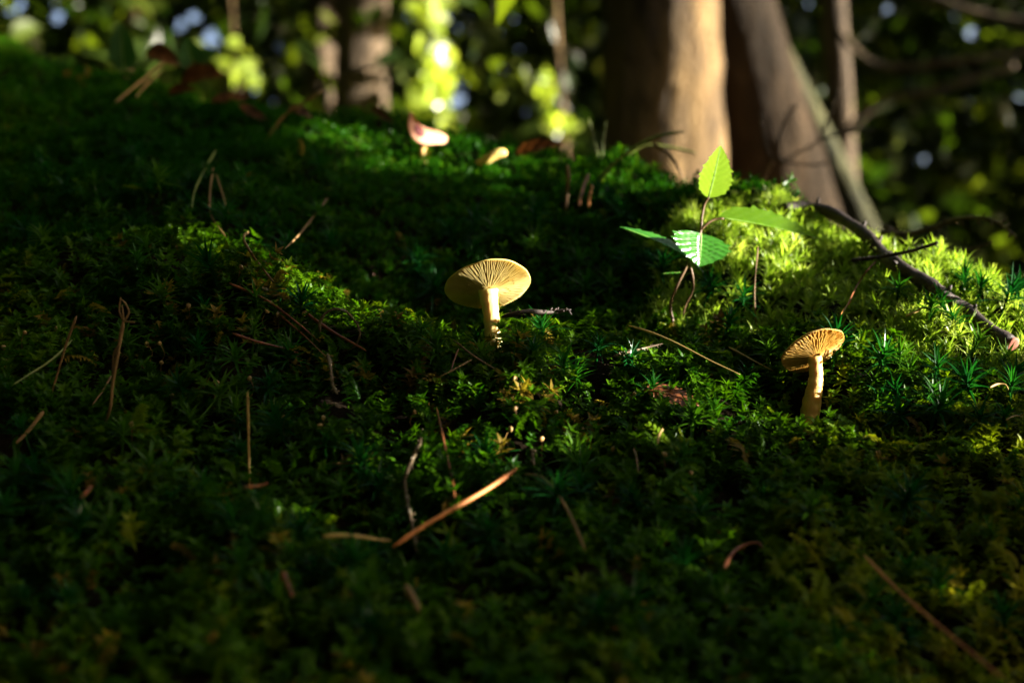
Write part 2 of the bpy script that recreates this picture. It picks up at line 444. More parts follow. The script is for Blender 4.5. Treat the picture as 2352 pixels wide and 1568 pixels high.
def eulers(axis, spin):
    """rotation that spins about z, then tips z onto axis -> XYZ euler, vectorised"""
    z = axis; ref = np.where(np.abs(z[:, :1]) > .9, [[0, 1., 0]], [[1., 0, 0]])
    x = np.cross(ref, z); x /= np.linalg.norm(x, axis=1, keepdims=True); y = np.cross(z, x)
    c, s = np.cos(spin)[:, None], np.sin(spin)[:, None]
    X, Y = c * x + s * y, -s * x + c * y
    ey = np.arcsin(np.clip(-X[:, 2], -1, 1)); ex = np.arctan2(Y[:, 2], z[:, 2]); ez = np.arctan2(X[:, 1], X[:, 0])
    return np.c_[ex, ey, ez]
def lownoise(x, y, f, seed):
    r = random.Random(seed); s = 0
    for i in range(5):
        th, ph, k = r.uniform(0, 6.28), r.uniform(0, 6.28), r.uniform(.7, 1.5)
        s = s + np.sin(f * k * (x * math.cos(th) + y * math.sin(th)) + ph)
    return s / 5 ** .5 / 1.0

# candidate points inside the view wedge with a margin, jittered
def bank_points(spacing, xpad=.10):
    n = int(1.9 * 1.3 / spacing ** 2)
    x = rng.uniform(-.95, .95, n); y = rng.uniform(.30, 1.5, n)
    half = .375 * y + np.where(x < 0, xpad + .12, xpad + .04)
    k = (np.abs(x) < half)
    return x[k], y[k]
def ndc(p):
    q = p - CAM; d = q @ FWD
    return 1176 + F * (q @ RGT) / d, 784 - F * (q @ UP) / d, d
x, y = bank_points(.0034)
z = height(x, y); pos = np.c_[x, y, z]
nn = normal_at(x, y)
# where the bright cushion tufts grow: along the crest at the right and patches further left
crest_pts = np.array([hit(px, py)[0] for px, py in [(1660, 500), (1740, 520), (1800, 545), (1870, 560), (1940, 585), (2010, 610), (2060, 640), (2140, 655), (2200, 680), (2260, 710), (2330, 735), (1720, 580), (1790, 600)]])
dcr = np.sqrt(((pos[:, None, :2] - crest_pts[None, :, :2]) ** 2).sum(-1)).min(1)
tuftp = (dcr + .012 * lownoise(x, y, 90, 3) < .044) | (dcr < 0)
gaps = lownoise(x, y, 110, 8) + .6 * lownoise(x, y, 240, 9)
keep = (gaps > -.95) | (rng.random(len(x)) < .22)
far = np.clip((y - .75) / .5, 0, 1); keep &= rng.random(len(x)) > .45 * far
for fpx, fpy in ((1133, 800), (1858, 962)):
    fp = hit(fpx, fpy, .004)[0]; keep &= ~((np.abs(x - fp[0]) < .007) & (y < fp[1] + .006) & (y > fp[1] - .016))
def lay(mask):
    n = mask.sum()
    ax = nn[mask] * .55 + np.array([0, -.12, .6]) + rng.normal(0, .28, (n, 3)); ax /= np.linalg.norm(ax, axis=1, keepdims=True)
    return pos[mask] + np.c_[np.zeros(n), np.zeros(n), rng.uniform(-.007, .004, n)], eulers(ax, rng.uniform(0, 6.28, n))
feather = proto_coll('feather_proto', [sprig_star(i, random.choice((6, 7, 8)), .0030 + .0004 * (i % 3), .0015, .006 + .001 * (i % 3)) for i in range(6)] + [sprig_feather(20 + i) for i in range(5)], M['feather'])
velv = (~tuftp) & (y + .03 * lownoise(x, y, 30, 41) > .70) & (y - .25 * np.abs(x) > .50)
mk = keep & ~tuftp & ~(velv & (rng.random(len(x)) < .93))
p_, r_ = lay(mk); n = len(p_)
tint = np.clip(.38 + .17 * lownoise(x[mk], y[mk], 16, 11) + .10 * lownoise(x[mk], y[mk], 60, 12) + .25 * np.clip((x[mk] - .02) * 2.2, -.6, .8) - .16 * sst(.64, .72, y[mk]) + .22 * sst(.56, .48, y[mk]) * sst(-.05, .08, x[mk]) + rng.normal(0, .13, n), 0, 1)  # tint lowered behind the hummock to deepen the shade in the hollow
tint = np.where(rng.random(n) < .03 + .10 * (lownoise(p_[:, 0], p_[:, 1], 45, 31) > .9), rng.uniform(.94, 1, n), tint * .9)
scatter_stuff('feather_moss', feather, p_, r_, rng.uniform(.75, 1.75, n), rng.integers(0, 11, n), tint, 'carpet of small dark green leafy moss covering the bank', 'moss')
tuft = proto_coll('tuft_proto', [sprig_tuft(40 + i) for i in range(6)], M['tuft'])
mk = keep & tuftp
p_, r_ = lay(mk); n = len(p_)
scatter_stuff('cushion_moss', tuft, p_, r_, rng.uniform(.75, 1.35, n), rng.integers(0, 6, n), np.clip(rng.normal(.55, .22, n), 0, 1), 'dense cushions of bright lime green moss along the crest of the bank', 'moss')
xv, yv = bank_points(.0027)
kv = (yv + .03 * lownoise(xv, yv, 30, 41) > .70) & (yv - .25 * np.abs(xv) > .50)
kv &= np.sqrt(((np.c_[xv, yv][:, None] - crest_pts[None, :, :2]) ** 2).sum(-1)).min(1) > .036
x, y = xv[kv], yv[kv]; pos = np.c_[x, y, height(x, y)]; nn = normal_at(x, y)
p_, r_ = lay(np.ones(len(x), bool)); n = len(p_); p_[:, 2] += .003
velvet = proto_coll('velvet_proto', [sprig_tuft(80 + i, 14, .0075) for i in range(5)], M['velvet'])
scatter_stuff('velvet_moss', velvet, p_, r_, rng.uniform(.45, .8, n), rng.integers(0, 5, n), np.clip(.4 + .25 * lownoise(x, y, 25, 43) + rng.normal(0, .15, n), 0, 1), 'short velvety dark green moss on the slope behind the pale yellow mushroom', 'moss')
print('moss', len(x), keep.sum())

# star rosettes, each one a plant
ros_me = []
for i in range(6):
    mb = sprig_rosette(60 + i, 16 + 2 * i, .0095 + .0005 * i)
    me = bpy.data.meshes.new('star_moss_plant'); me.from_pydata([tuple(map(float, p)) for p in mb.v], [], mb.f); me.materials.append(M['star']); me.update(); ros_me.append(me)
def rosette(px, py, label, group, s=1.):
    p, D = hit(px, py, .004)
    o = bpy.data.objects.new('star_moss_plant', random.choice(ros_me)); col.objects.link(o)
    o.location = p + np.array([0, 0, .0005])
    nn_ = normal_at(np.array([p[0]]), np.array([p[1]]))[0]
    ax = nrm(nn_ * .4 + np.array([random.gauss(0, .22), -.28 + random.gauss(0, .18), .7]))
    o.rotation_euler = tuple(eulers(ax[None], np.array([random.uniform(0, 6.28)]))[0])
    sc = s * random.uniform(.9, 1.45); o.scale = (sc, sc, sc)
    return tag(o, label, 'moss', group)
def ros_set(pts_, label, group, s=1.):
    for px, py in pts_: rosette(px, py, label, group, s)
ros_set([(2165, 735), (2200, 775), (2140, 745), (2060, 700)], 'sunlit star moss rosette just below the dark fallen branch', 'star moss below the fallen branch', 1.15)
ros_set([(2250, 705), (2300, 730), (2330, 700), (2345, 755), (2215, 690)], 'pale sunlit star moss rosette on the crest beyond the fallen branch', 'star moss on the sunlit crest', 1.2)
ros_set([(2000 + 75 * (k % 5) + random.uniform(-25, 25), 850 + 48 * (k // 5) + random.uniform(-18, 18)) for k in range(20)] + [(1930, 830), (1770, 850), (1660, 790), (1700, 730), (1640, 690), (1590, 830)], 'dark green star moss rosette in the shade around the ochre mushroom', 'star moss near the ochre mushroom', 1.1)
ros_set([(1110 + random.uniform(-10, 10), 815), (1010, 850), (960, 790), (880, 770), (1215, 850), (1290, 880), (1370, 830), (1330, 900), (1180, 815), (1250, 800), (1430, 860), (1095, 850)], 'green star moss rosette growing around the foot of the pale yellow mushroom', 'star moss around the pale yellow mushroom')
ros_set([(440, 690), (545, 860), (455, 850), (690, 740), (590, 730), (430, 930), (500, 660), (640, 700), (380, 730), (350, 610), (320, 640), (580, 800), (660, 860), (500, 950), (410, 800), (470, 760), (440, 1010), (610, 930), (300, 830), (550, 990)], 'deep green star moss rosette on the hummock beside the dried stalks', 'star moss on the hummock of the looped twig', 1.1)
ros_set([(1640, 985), (1590, 1010), (1700, 905), (1480, 940)], 'yellow green star moss rosette beside the reddish dead leaf', 'star moss by the reddish leaf', 1.05)
ros_set([(random.uniform(20, 1150), random.uniform(1020, 1500)) for _ in range(55)], 'shaded star moss rosette on the lower bank around the orange needle', 'star moss on the lower bank', 1.05)
ros_set([(random.uniform(1250, 2330), random.uniform(1080, 1540)) for _ in range(32)], 'star moss rosette on the lower bank below the ochre mushroom', 'star moss on the lower bank slope', 1.05)
ros_set([(random.uniform(900, 1620), random.uniform(470, 720)) for _ in range(30)] + [(random.uniform(60, 800), random.uniform(380, 620)) for _ in range(34)], 'shaded star moss rosette on the slope behind the pale yellow mushroom', 'star moss on the slope behind the mushroom', 1.1)

# ------------------------------------------------------------------ mushrooms
def mushroom(name, label, base_px, D, stem_px, stem_w, cap_c, a, b_over_a, tilt_img, protr, ngill, mats, wav, rim_noise, seed):
    """stem_px from top to foot; cap_c centre of the rim ellipse; a semi-major in px; tilt_img: image direction (right, up) of the gill side's normal"""
    r = random.Random(seed); px2m = D / F
    foot = at(*base_px, D); root = thing(name, foot, label, 'mushroom')
    path = smooth_path([at(q[0], q[1], D - .001) for q in stem_px], 30)
    wid = np.interp(np.linspace(0, 1, 30), np.linspace(0, 1, len(stem_w)), stem_w) * px2m * .5
    v, f = tube(path, wid, 28)
    v = [p + .0002 * np.array([math.sin(9 * k + i), math.cos(7 * k), 0]) for i, (p, k) in enumerate(zip(v, np.linspace(0, 6, len(v))))]
    mesh_obj('stem', v, f, mats[2], root)
    # cap frame: n = gill-side normal
    c = at(*cap_c, D); vdir = nrm(ray(*cap_c))
    rr = nrm(RGT - vdir * np.dot(RGT, vdir)); uu = np.cross(rr, vdir); uu = uu if np.dot(uu, UP) > 0 else -uu
    s = b_over_a; n_ = nrm(-vdir * s + math.sqrt(1 - s * s) * nrm(rr * tilt_img[0] + uu * tilt_img[1]))
    e1 = nrm(np.cross(n_, vdir)); e2 = np.cross(n_, e1)
    A = a * px2m
    ph = [r.uniform(0, 6.28) for _ in range(6)]
    def rim(th): return A * (1 + rim_noise * (.5 * math.sin(2 * th + ph[0]) + .5 * math.sin(3 * th + ph[1]) + .3 * math.sin(5 * th + ph[2]) + .2 * math.sin(11 * th + ph[3])))
    def wave(th): return A * rim_noise * (1.0 * math.sin(2 * th + ph[4]) + .6 * math.sin(3 * th + ph[5]))
    def pt(t, th, h): # t radial 0..1, h along gill normal
        rr_ = rim(th) * t
        return c + e1 * rr_ * math.cos(th) + e2 * rr_ * math.sin(th) + n_ * (h + wave(th) * t * t)
    def edge(t): return protr * px2m * (1 - t) ** 1.3          # lower edge of the gills
    def flesh(t): return edge(t) - .0011 * (1 - t ** 6) - .0004  # underside of the flesh
    def top(t): return -.0005 - .0048 * (1 - t ** 2.2) - .0004
    # flesh: closed shell
    nt_, nr_ = 96, 14; v, f = [], []
    for i in range(nr_ + 1):
        t = i / nr_
        for k in range(nt_): v.append(pt(max(t, .02), 2 * math.pi * k / nt_, flesh(t) if i < nr_ else -.0003))
    for i in range(nr_ + 1):
        t = 1 - i / nr_
        for k in range(nt_): v.append(pt(max(t, .02) * (1.0 if i else 1.004), 2 * math.pi * k / nt_, top(t) + (.0002 if i == 0 else 0)))
    for i in range(2 * nr_ + 1):
        for k in range(nt_): f.append((i * nt_ + k, i * nt_ + (k + 1) % nt_, (i + 1) * nt_ + (k + 1) % nt_, (i + 1) * nt_ + k))
    f.append(tuple(range(nt_))); f.append(tuple((2 * nr_ + 1) * nt_ + k for k in range(nt_))[::-1])
    cap = mesh_obj('cap', v, f, mats[0], root)
    # gills, one blade each
    for g in range(ngill):
        th = 2 * math.pi * (g + r.uniform(-.18, .18)) / ngill
        t0 = .14 if g % 3 else r.uniform(.35, .6)
        ns = 12; gv_, gf_ = [], []; thick = .00022
        w1, w2 = r.uniform(0, 6), r.uniform(0, 6)
        for i in range(ns + 1):
            t = t0 + (1.0 - t0) * i / ns
            dth = wav * (math.sin(9 * t + w1) + .6 * math.sin(23 * t + w2)) * (t - .1)
            hi, lo = flesh(t) - .0004, edge(t) * r.uniform(.97, 1.03) + (.0002 if i < ns else 0)
            if i == 0 and g % 3 == 0: lo = hi + .0006
            dt = thick / (A * max(t, .15))
            for sgn in (-1, 1):
                gv_.append(pt(t * .995, th + dth * .4 + sgn * dt * 1.3, hi)); gv_.append(pt(t * .995, th + dth + sgn * dt * .6, lo))
        for i in range(ns):
            a0, b0 = i * 4, i * 4 + 4
            gf_ += [(a0, a0 + 1, b0 + 1, b0), (a0 + 2, b0 + 2, b0 + 3, a0 + 3), (a0 + 1, a0 + 3, b0 + 3, b0 + 1)]
        gl = mesh_obj('gill', gv_, gf_, mats[1]); gl.parent = cap
    return root, c
D1 = hit(1133, 800, .004)[1]
m1, c1 = mushroom('mushroom', 'pale yellow mushroom with an upturned gilled cap, taller than the moss', (1134, 812), D1,
    [(1121, 664), (1123, 685), (1127, 715), (1130, 745), (1133, 775), (1135, 805), (1136, 850)], [46, 41, 36, 36, 39, 43, 46],
    (1120, 655), 98, .55, (.15, -1), 19, 108, (M['capY'], M['gillY'], M['stemY']), .014, .026, 3)
D2 = hit(1858, 962, .004)[1]
m2, c2 = mushroom('mushroom', 'small ochre mushroom with a tilted cap and crinkled gills', (1858, 968), D2,
    [(1871, 818), (1873, 840), (1874, 865), (1871, 890), (1866, 915), (1862, 940), (1858, 965), (1855, 1000)], [32, 30, 31, 35, 41, 44, 42, 40],
    (1869, 806), 75, .50, (.47, -.88), 17, 104, (M['capO'], M['gillO'], M['stemO']), .055, .042, 8)

def cup_piece(name, root, outline, D, depth, mat, thick=.0016, rings=6, centre=None, jitter=.0006, seed=1, back=0., yaw=0.):
    """a folded fleshy cap: outline in picture units given its own depth and thickness"""
    r = random.Random(seed)
    o = smooth_path(list(outline) + [outline[0]], 40)[:-1]
    cpx = np.mean(outline, axis=0) if centre is None else np.array(centre)
    v, f = [], []; nk = len(o)
    for side in (0, 1):
        for i in range(rings + 1):
            t = i / rings
            for k in range(nk):
                q = cpx + (o[k] - cpx) * max(t, .03)
                dep = D + depth * (1 - t * t) + back * (q[1] - cpx[1]) + yaw * (q[0] - cpx[0]) * D / F + side * thick * (1.0 if i < rings else .3)
                v.append(at(q[0], q[1], dep) + np.array([0, r.uniform(-1, 1) * jitter, 0]))
    S = (rings + 1) * nk
    for i in range(rings):
        for k in range(nk):
            k2 = (k + 1) % nk
            f.append((i * nk + k, i * nk + k2, (i + 1) * nk + k2, (i + 1) * nk + k))
            f.append((S + i * nk + k, S + (i + 1) * nk + k, S + (i + 1) * nk + k2, S + i * nk + k2))
    for k in range(nk):
        k2 = (k + 1) % nk
        f.append((rings * nk + k, rings * nk + k2, S + rings * nk + k2, S + rings * nk + k))
    return mesh_obj(name, v, f, mat, root)
b3, D3 = hit(975, 338)
m3 = thing('mushroom', b3, 'wilted pinkish mushroom cap with dark red centre, folded on the crest', 'mushroom')
c3 = cup_piece('cap', m3, [(936, 288), (941, 258), (950, 262), (962, 284), (985, 297), (1012, 304), (1028, 316), (1020, 330), (1000, 331), (984, 333), (960, 327), (943, 312)], D3 - .022, .003, M['pinkcap'], centre=(968, 304), yaw=.9)
dk = cup_piece('dark_centre', None, [(952, 290), (960, 285), (972, 298), (976, 310), (968, 315), (957, 306)], D3 - .0225, .0006, M['pinkdark'], thick=.0008, rings=3, seed=4, yaw=.9)
dk.parent = c3
v, f = tube(smooth_path([at(968, 318, D3 - .008), at(970, 345, D3 - .006), at(972, 375, D3 - .004)], 8), [.0028, .0025, .003], 12)
mesh_obj('stem', v, f, M['stemO'], m3)
b4, D4 = hit(1132, 378)
m4 = thing('mushroom', b4, 'tiny yellow mushroom cap lying tipped over on the crest', 'mushroom')
def blob_cap(root, name, cx, cy, D, rx, ry, rot, mat, seed):
    r = random.Random(seed); v, f = [], []; k_, n_ = 20, 12
    for i in range(n_ + 1):
        ph = math.pi * i / n_
        for k in range(k_):
            th = 2 * math.pi * k / k_
            q = np.array([rx * math.cos(ph), ry * math.sin(ph) * math.cos(th) * (1 + .25 * math.cos(ph * 2)), ry * .9 * math.sin(ph) * math.sin(th)])
            q[1] += .22 * ry * math.sin(2.2 * math.cos(ph) + 1)
            x2 = q[0] * math.cos(rot) - q[1] * math.sin(rot); y2 = q[0] * math.sin(rot) + q[1] * math.cos(rot)
            v.append(at(cx, cy, D) + RGT * x2 * D / F + UP * y2 * D / F + FWD * q[2] * D / F)
    for i in range(n_):
        for k in range(k_): f.append((i * k_ + k, i * k_ + (k + 1) % k_, (i + 1) * k_ + (k + 1) % k_, (i + 1) * k_ + k))
    return mesh_obj(name, v, f, mat, root)
blob_cap(m4, 'cap', 1136, 359, D4 - .006, 30, 14, R(20), M['capY'], 2)
v, f = tube(smooth_path([at(1126, 362, D4 - .004), at(1112, 368, D4 - .003), at(1098, 374, D4)], 8), [.0022, .0018], 10)
mesh_obj('stem', v, f, M['stemY'], m4)

# ------------------------------------------------------------------ broadleaf seedling
def leaf(base, tip, nor, wl, wr, teeth=11, foldl=.2, foldr=.2, bend=0., cor=.0005, nv=7, prof=1.0):
    """serrated blade; wl/wr half widths on the two sides, returns blade and midrib"""
    base, tip = np.asarray(base), np.asarray(tip); d = tip - base; L = np.linalg.norm(d); d = d / L
    nor = nrm(nor - d * np.dot(nor, d)); s = np.cross(d, nor)
    n = teeth * 4; nu = 5; v, f = [], []
    for i in range(n + 1):
        t = i / n
        w = math.sin(math.pi * min(1, (t ** (.62 * prof)) * .985 + .015)) ** .8
        saw = 1 + (.16 + .12 * math.sin(i // 4 * 2.7 + L * 900)) * (.75 - (i % 4) / 4) * (1 if t < .97 else 0)
        c = base + d * L * t + nor * bend * L * (t * (1 - t))
        for k in range(-nu, nu + 1):
            u = abs(k) / nu; ww = (wl if k < 0 else wr) * w * u * (saw if abs(k) == nu else 1)
            fo = foldl if k < 0 else foldr
            ripple = cor * math.sin(2 * math.pi * (nv * (t - .28 * u))) * math.sin(math.pi * u * .9 + .1) * w
            adv = .05 * L * u * w * (1 if abs(k) == nu else .8)
            v.append(c + s * ww * (-1 if k < 0 else 1) * math.cos(fo) + nor * (abs(ww) * math.sin(fo) + ripple) + d * adv * (1 - t))
    m_ = 2 * nu + 1
    for i in range(n):
        for k in range(m_ - 1): f.append((i * m_ + k, i * m_ + k + 1, (i + 1) * m_ + k + 1, (i + 1) * m_ + k))
    rib = tube([base + d * L * t + nor * (bend * L * t * (1 - t) + .0001) for t in np.linspace(0, .97, 10)], [.00045, .00012], 5)
    return (v, f), rib
sd0, Ds = hit(1542, 772, .002)
DS = Ds - .004
seed = thing('beech_seedling', sd0, 'broadleaf seedling with toothed leaves, the top one glowing yellow green', 'seedling')
def S(px, py, e=0.): return at(px, py, DS + e)
v, f = tube(smooth_path([S(1542, 790), S(1545, 740), S(1540, 700), S(1558, 650), S(1572, 622), S(1582, 598), S(1600, 560, .002), S(1610, 528, .003), S(1612, 500, .003), S(1618, 470, .003), S(1628, 452, .002)], 44), [.0009, .0008, .0007, .0006, .0006], 7)
mesh_obj('stem', v, f, M['seedstem'], seed)
v, f = tube(smooth_path([S(1610, 528, .003), S(1625, 513, .003), S(1642, 504, .004), S(1662, 502, .004)], 12), [.0006, .0005], 6)
mesh_obj('leaf_stalk', v, f, M['seedstem'], seed)
v, f = tube(smooth_path([S(1582, 598), S(1592, 640, .002), S(1590, 670, .004), S(1575, 700, .006), S(1565, 740, .008)], 16), [.0006, .0004], 6)
mesh_obj('side_shoot', v, f, M['seedstem'], seed)
tocam = -FWD
def add_leaf(base, tip, nor, wl, wr, mat, label=None, **kw):
    (v, f), rib = leaf(base, tip, nor, wl * DS / F, wr * DS / F, **kw)
    o = mesh_obj('leaf', v, f, mat, seed)
    rb = mesh_obj('vein', rib[0], rib[1], M['vein']); rb.parent = o
    if label: o['label'] = label
    return o
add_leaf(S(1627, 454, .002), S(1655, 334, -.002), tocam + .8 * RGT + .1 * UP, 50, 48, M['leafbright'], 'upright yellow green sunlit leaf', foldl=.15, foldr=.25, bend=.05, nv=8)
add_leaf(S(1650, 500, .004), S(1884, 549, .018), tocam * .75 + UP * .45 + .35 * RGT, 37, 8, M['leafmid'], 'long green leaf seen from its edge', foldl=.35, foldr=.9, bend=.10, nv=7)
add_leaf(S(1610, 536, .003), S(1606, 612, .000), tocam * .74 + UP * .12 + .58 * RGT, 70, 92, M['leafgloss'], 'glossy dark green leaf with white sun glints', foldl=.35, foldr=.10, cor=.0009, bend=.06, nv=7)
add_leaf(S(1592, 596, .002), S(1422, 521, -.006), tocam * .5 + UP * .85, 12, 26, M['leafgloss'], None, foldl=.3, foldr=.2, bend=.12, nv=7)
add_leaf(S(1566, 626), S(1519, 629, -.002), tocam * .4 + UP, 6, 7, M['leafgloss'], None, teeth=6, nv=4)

# ------------------------------------------------------------------ litter: needles, straws, twigs, capsules
def surf_path(pxs, lift=.0, n=18, straight=False):
    """lies on the moss under the given picture points; sags never below the moss"""
    q = [hit(px, py, MOSS + lift + .003)[0] for px, py in pxs]
    p = smooth_path(q, n)
    if straight:
        p = smooth_path([q[0], q[-1]], n)
        need = (height(p[:, 0], p[:, 1]) + MOSS * .75) - p[:, 2]
        p[:, 2] += max(0, float(need.max())) * 1.0
    return p
def strand(name, pxs, mat, w, label, cat, lift=.001, n=18, straight=False, sides=6, knobs=0, standing=False, group=None, end=None, Dshift=0., wend=.6):
    """one needle, straw or twig, w = thickness in picture units"""
    if standing:
        D = hit(*pxs[-1], .002)[1] + Dshift
        p = smooth_path([at(a[0], a[1], D) for a in pxs], n)
    else:
        p = surf_path(pxs, lift, n, straight)
    D = float(np.mean((p - CAM) @ FWD)); r_ = w * D / F * .5
    ru = random.Random(len(label) + int(pxs[0][0]))
    root = thing(name, p[0], label, cat, group)
    tq = np.linspace(0, 1, n); rad = r_ * .88 * np.linspace(1, wend, n) * np.clip(.35 + 3.5 * np.minimum(tq, 1 - tq) ** .7, 0, 1) * (1 + .08 * np.sin(17 * tq + pxs[0][0]))
    p = p + (np.linalg.norm(p[-1] - p[0]) * ru.uniform(-.025, .025) * np.sin(math.pi * tq))[:, None] * RGT + (np.linalg.norm(p[-1] - p[0]) * ru.uniform(-.012, .012) * np.sin(2 * math.pi * tq))[:, None] * UP
    if knobs:
        rad = rad * (1 + .35 * np.abs(np.sin(np.linspace(0, knobs * math.pi, n))))
    v, f = tube(p, rad, sides, True, .10 if knobs else 0, ru)
    mesh_obj('shaft', v, f, mat, root)
    if knobs:
        for i in range(2, n - 1, max(1, n // 14)):
            a = ru.uniform(0, 6.28); tg = nrm(p[i + 1] - p[i]); s1 = nrm(np.cross(tg, [0.2, .9, .3])); s2 = np.cross(tg, s1)
            dd = nrm(s1 * math.cos(a) + s2 * math.sin(a) + tg * .5)
            v, f = tube([p[i], p[i] + dd * r_ * 2.2], [r_ * .55, r_ * .3], 5)
            mesh_obj('bud_scar', v, f, mat, root)
    if end: 
        tg = nrm(p[-1] - p[-2])
        v, f = tube([p[-1] - tg * r_ * .3, p[-1] + tg * r_ * .35], [r_ * wend * 1.06, r_ * wend * .8], sides)
        mesh_obj('broken_end', v, f, end, root)
    return root
ST = strand
ST('pine_needle', [(1187, 1076), (903, 1255)], M['needle_o'], 13, 'thick orange pine needle lying slantwise on the lower moss', 'needle', .012, 24, True, 8, wend=.85)
ST('straw', [(740, 1231), (820, 1231), (898, 1241)], M['straw'], 13, 'short pale straw touching the orange needle', 'straw', .009)
ST('straw', [(1443, 747), (1560, 790), (1700, 860)], M['straw'], 6.5, 'long tan straw slanting down behind the reddish dead leaf', 'straw', .009, 24)
ST('straw', [(1674, 797), (1776, 851)], M['straw'], 6, 'short tan straw pointing at the ochre mushroom', 'straw', .003)
ST('straw', [(1741, 566), (1738, 670), (1740, 782)], M['straw_d'], 5, 'thin upright straw below the glowing seedling leaves', 'straw', standing=True)
ST('straw', [(569, 899), (576, 1000), (578, 1100), (572, 1150)], M['straw'], 8, 'upright pale straw with a bud scale at its foot', 'straw', standing=True, Dshift=-.002)
ST('bud_scale', [(558, 1118), (590, 1116), (617, 1108)], M['needle_r'], 11, 'small brown bud scale at the foot of the upright pale straw', 'bud scale', .004)
ST('pine_needle', [(526, 650), (610, 692), (735, 785)], M['needle_r'], 8, 'long reddish brown needle sloping over the hummock of the looped twig', 'needle', .003, 22)
ST('pine_needle', [(700, 716), (770, 765), (842, 806)], M['needle_r'], 10, 'reddish needle lying under the looped twig', 'needle', .003)
ST('pine_needle', [(534, 765), (610, 790), (690, 812)], M['needle_r'], 8, 'short dark red needle among star moss on the hummock', 'needle', .002)
ST('pine_needle', [(640, 720), (700, 770), (760, 830)], M['needle_r'], 5, 'thin red needle crossing below the reddish needles', 'needle', .002)
ST('dried_stalk', [(176, 725), (150, 790), (133, 850), (112, 925)], M['straw_d'], 9, 'bent brown stalk standing next to the green straw', 'stalk', standing=True)
ST('dried_stalk', [(100, 945), (70, 985), (35, 1018)], M['straw_d'], 13, 'brown stalk end lying in the moss below the bent stalk', 'stalk', .004)
h = ST('dried_stalk', [(284, 735), (272, 800), (258, 880), (252, 940), (232, 1000)], M['straw_d'], 13, 'tall split dried stalk with a frayed tip on the dark bank', 'stalk', standing=True)
for pp in ([(284, 738), (274, 715), (276, 690), (278, 682)], [(284, 738), (296, 718), (288, 697), (279, 688)], [(284, 738), (282, 715), (280, 700)], [(284, 738), (310, 740)], [(276, 790), (262, 810), (258, 860)]):
    v, f = tube(smooth_path([at(a, b_, float(hit(232, 1000, .002)[1])) for a, b_ in pp], 10), [.0005, .0003], 5)
    mesh_obj('frayed_fibre', v, f, M['straw_d'], h)
ST('dried_stalk', [(256, 862), (240, 895), (212, 930)], M['straw_d'], 6, 'thin stalk leaning against the split dried stalk', 'stalk', .003)
ST('straw', [(166, 780), (100, 835), (28, 885)], M['straw_g'], 7, 'greenish straw slanting behind the bent brown stalk', 'straw', .005)
ST('dried_stalk', [(1003, 936), (1022, 1020), (1040, 1100), (1045, 1150)], M['needle_r'], 7, 'slim red stalk above the orange needle', 'stalk', .003, 16)
ST('twig', [(970, 985), (962, 1020), (938, 1075), (930, 1110), (942, 1180), (952, 1235), (958, 1268)], M['twig_l'], 11, 'knobbly lichened twig passing under the orange needle', 'twig', .003, 40, knobs=16)
ST('dried_stalk', [(1205, 1088), (1248, 1096), (1290, 1150), (1318, 1205), (1343, 1262)], M['straw_d'], 11, 'curved dull brown stalk beside the orange needle tip', 'stalk', .004, 24)
ST('pine_needle', [(1984, 1273), (2145, 1400), (2310, 1562)], M['needle_o'], 9, 'very long brown needle running down the lower bank', 'needle', .017, 26, True)
ST('looped_twig', [(735, 768), (737, 735), (760, 712), (790, 712), (815, 735), (828, 765), (815, 795), (785, 808)], M['twig_l'], 7, 'beaded twig bent into a loop on the hummock', 'twig', standing=True, n=44, knobs=20, Dshift=-.004)
ST('twig', [(752, 812), (756, 845), (760, 880), (775, 905)], M['twig_l'], 9, 'short beaded twig hanging below the looped twig', 'twig', .002, 24, knobs=10)
ST('twig', [(1152, 728), (1205, 716), (1262, 716), (1312, 711)], M['twig'], 12, 'dark stick lying behind the pale yellow mushroom', 'twig', .008, 20, knobs=3)
ST('pine_needle', [(1041, 780), (1092, 818), (1142, 850)], M['straw_d'], 6, 'thin brown needle at the foot of the pale yellow mushroom', 'needle', .004)
ST('pine_needle', [(1054, 800), (1030, 866)], M['needle_r'], 5, 'short steep needle beside the thin brown needle', 'needle', .004)
ST('pine_needle', [(1085, 825), (1045, 848), (1008, 866)], M['straw_d'], 6, 'short needle crossing the steep needle', 'needle', .005)
ST('straw', [(752, 455), (700, 515), (654, 572)], M['straw_d'], 8, 'blurred straw slanting on the dark slope above the hummock', 'straw', .004)
ST('dried_stalk', [(570, 532), (566, 550), (590, 590), (634, 655)], M['straw_d'], 9, 'hooked brown stalk at the top of the hummock', 'stalk', .004, 20)
ST('dried_stalk', [(490, 385), (485, 440), (488, 495), (520, 546)], M['straw_d'], 7, 'curved stalk arching on the slope above the hummock', 'stalk', .004)
ST('dried_stalk', [(496, 400), (512, 450), (526, 492)], M['straw_d'], 6, 'short stalk joining the curved stalk on the upper slope', 'stalk', .004)
ST('wild_grass', [(496, 345), (470, 395), (450, 440), (440, 480)], M['straw_g'], 7, 'thin green stalk above the curved brown stalk', 'stalk', .006)
ST('straw', [(383, 138), (330, 190), (265, 236)], M['straw_d'], 9, 'straw leaning on the crest beneath the dark leaves', 'straw', .006)
ST('straw', [(372, 160), (330, 205), (312, 225)], M['straw_d'], 6, 'thin straw alongside the leaning straw on the crest', 'straw', .006)
ST('straw', [(742, 206), (690, 245), (650, 272), (604, 332)], M['straw_d'], 10, 'bent straw rising above the crest in front of the twin trunks', 'straw', standing=True)
ST('twig', [(862, 150), (800, 165), (740, 195), (690, 215)], M['twig'], 5, 'thin dark twig in front of the twin trunks', 'twig', standing=True, Dshift=.02)
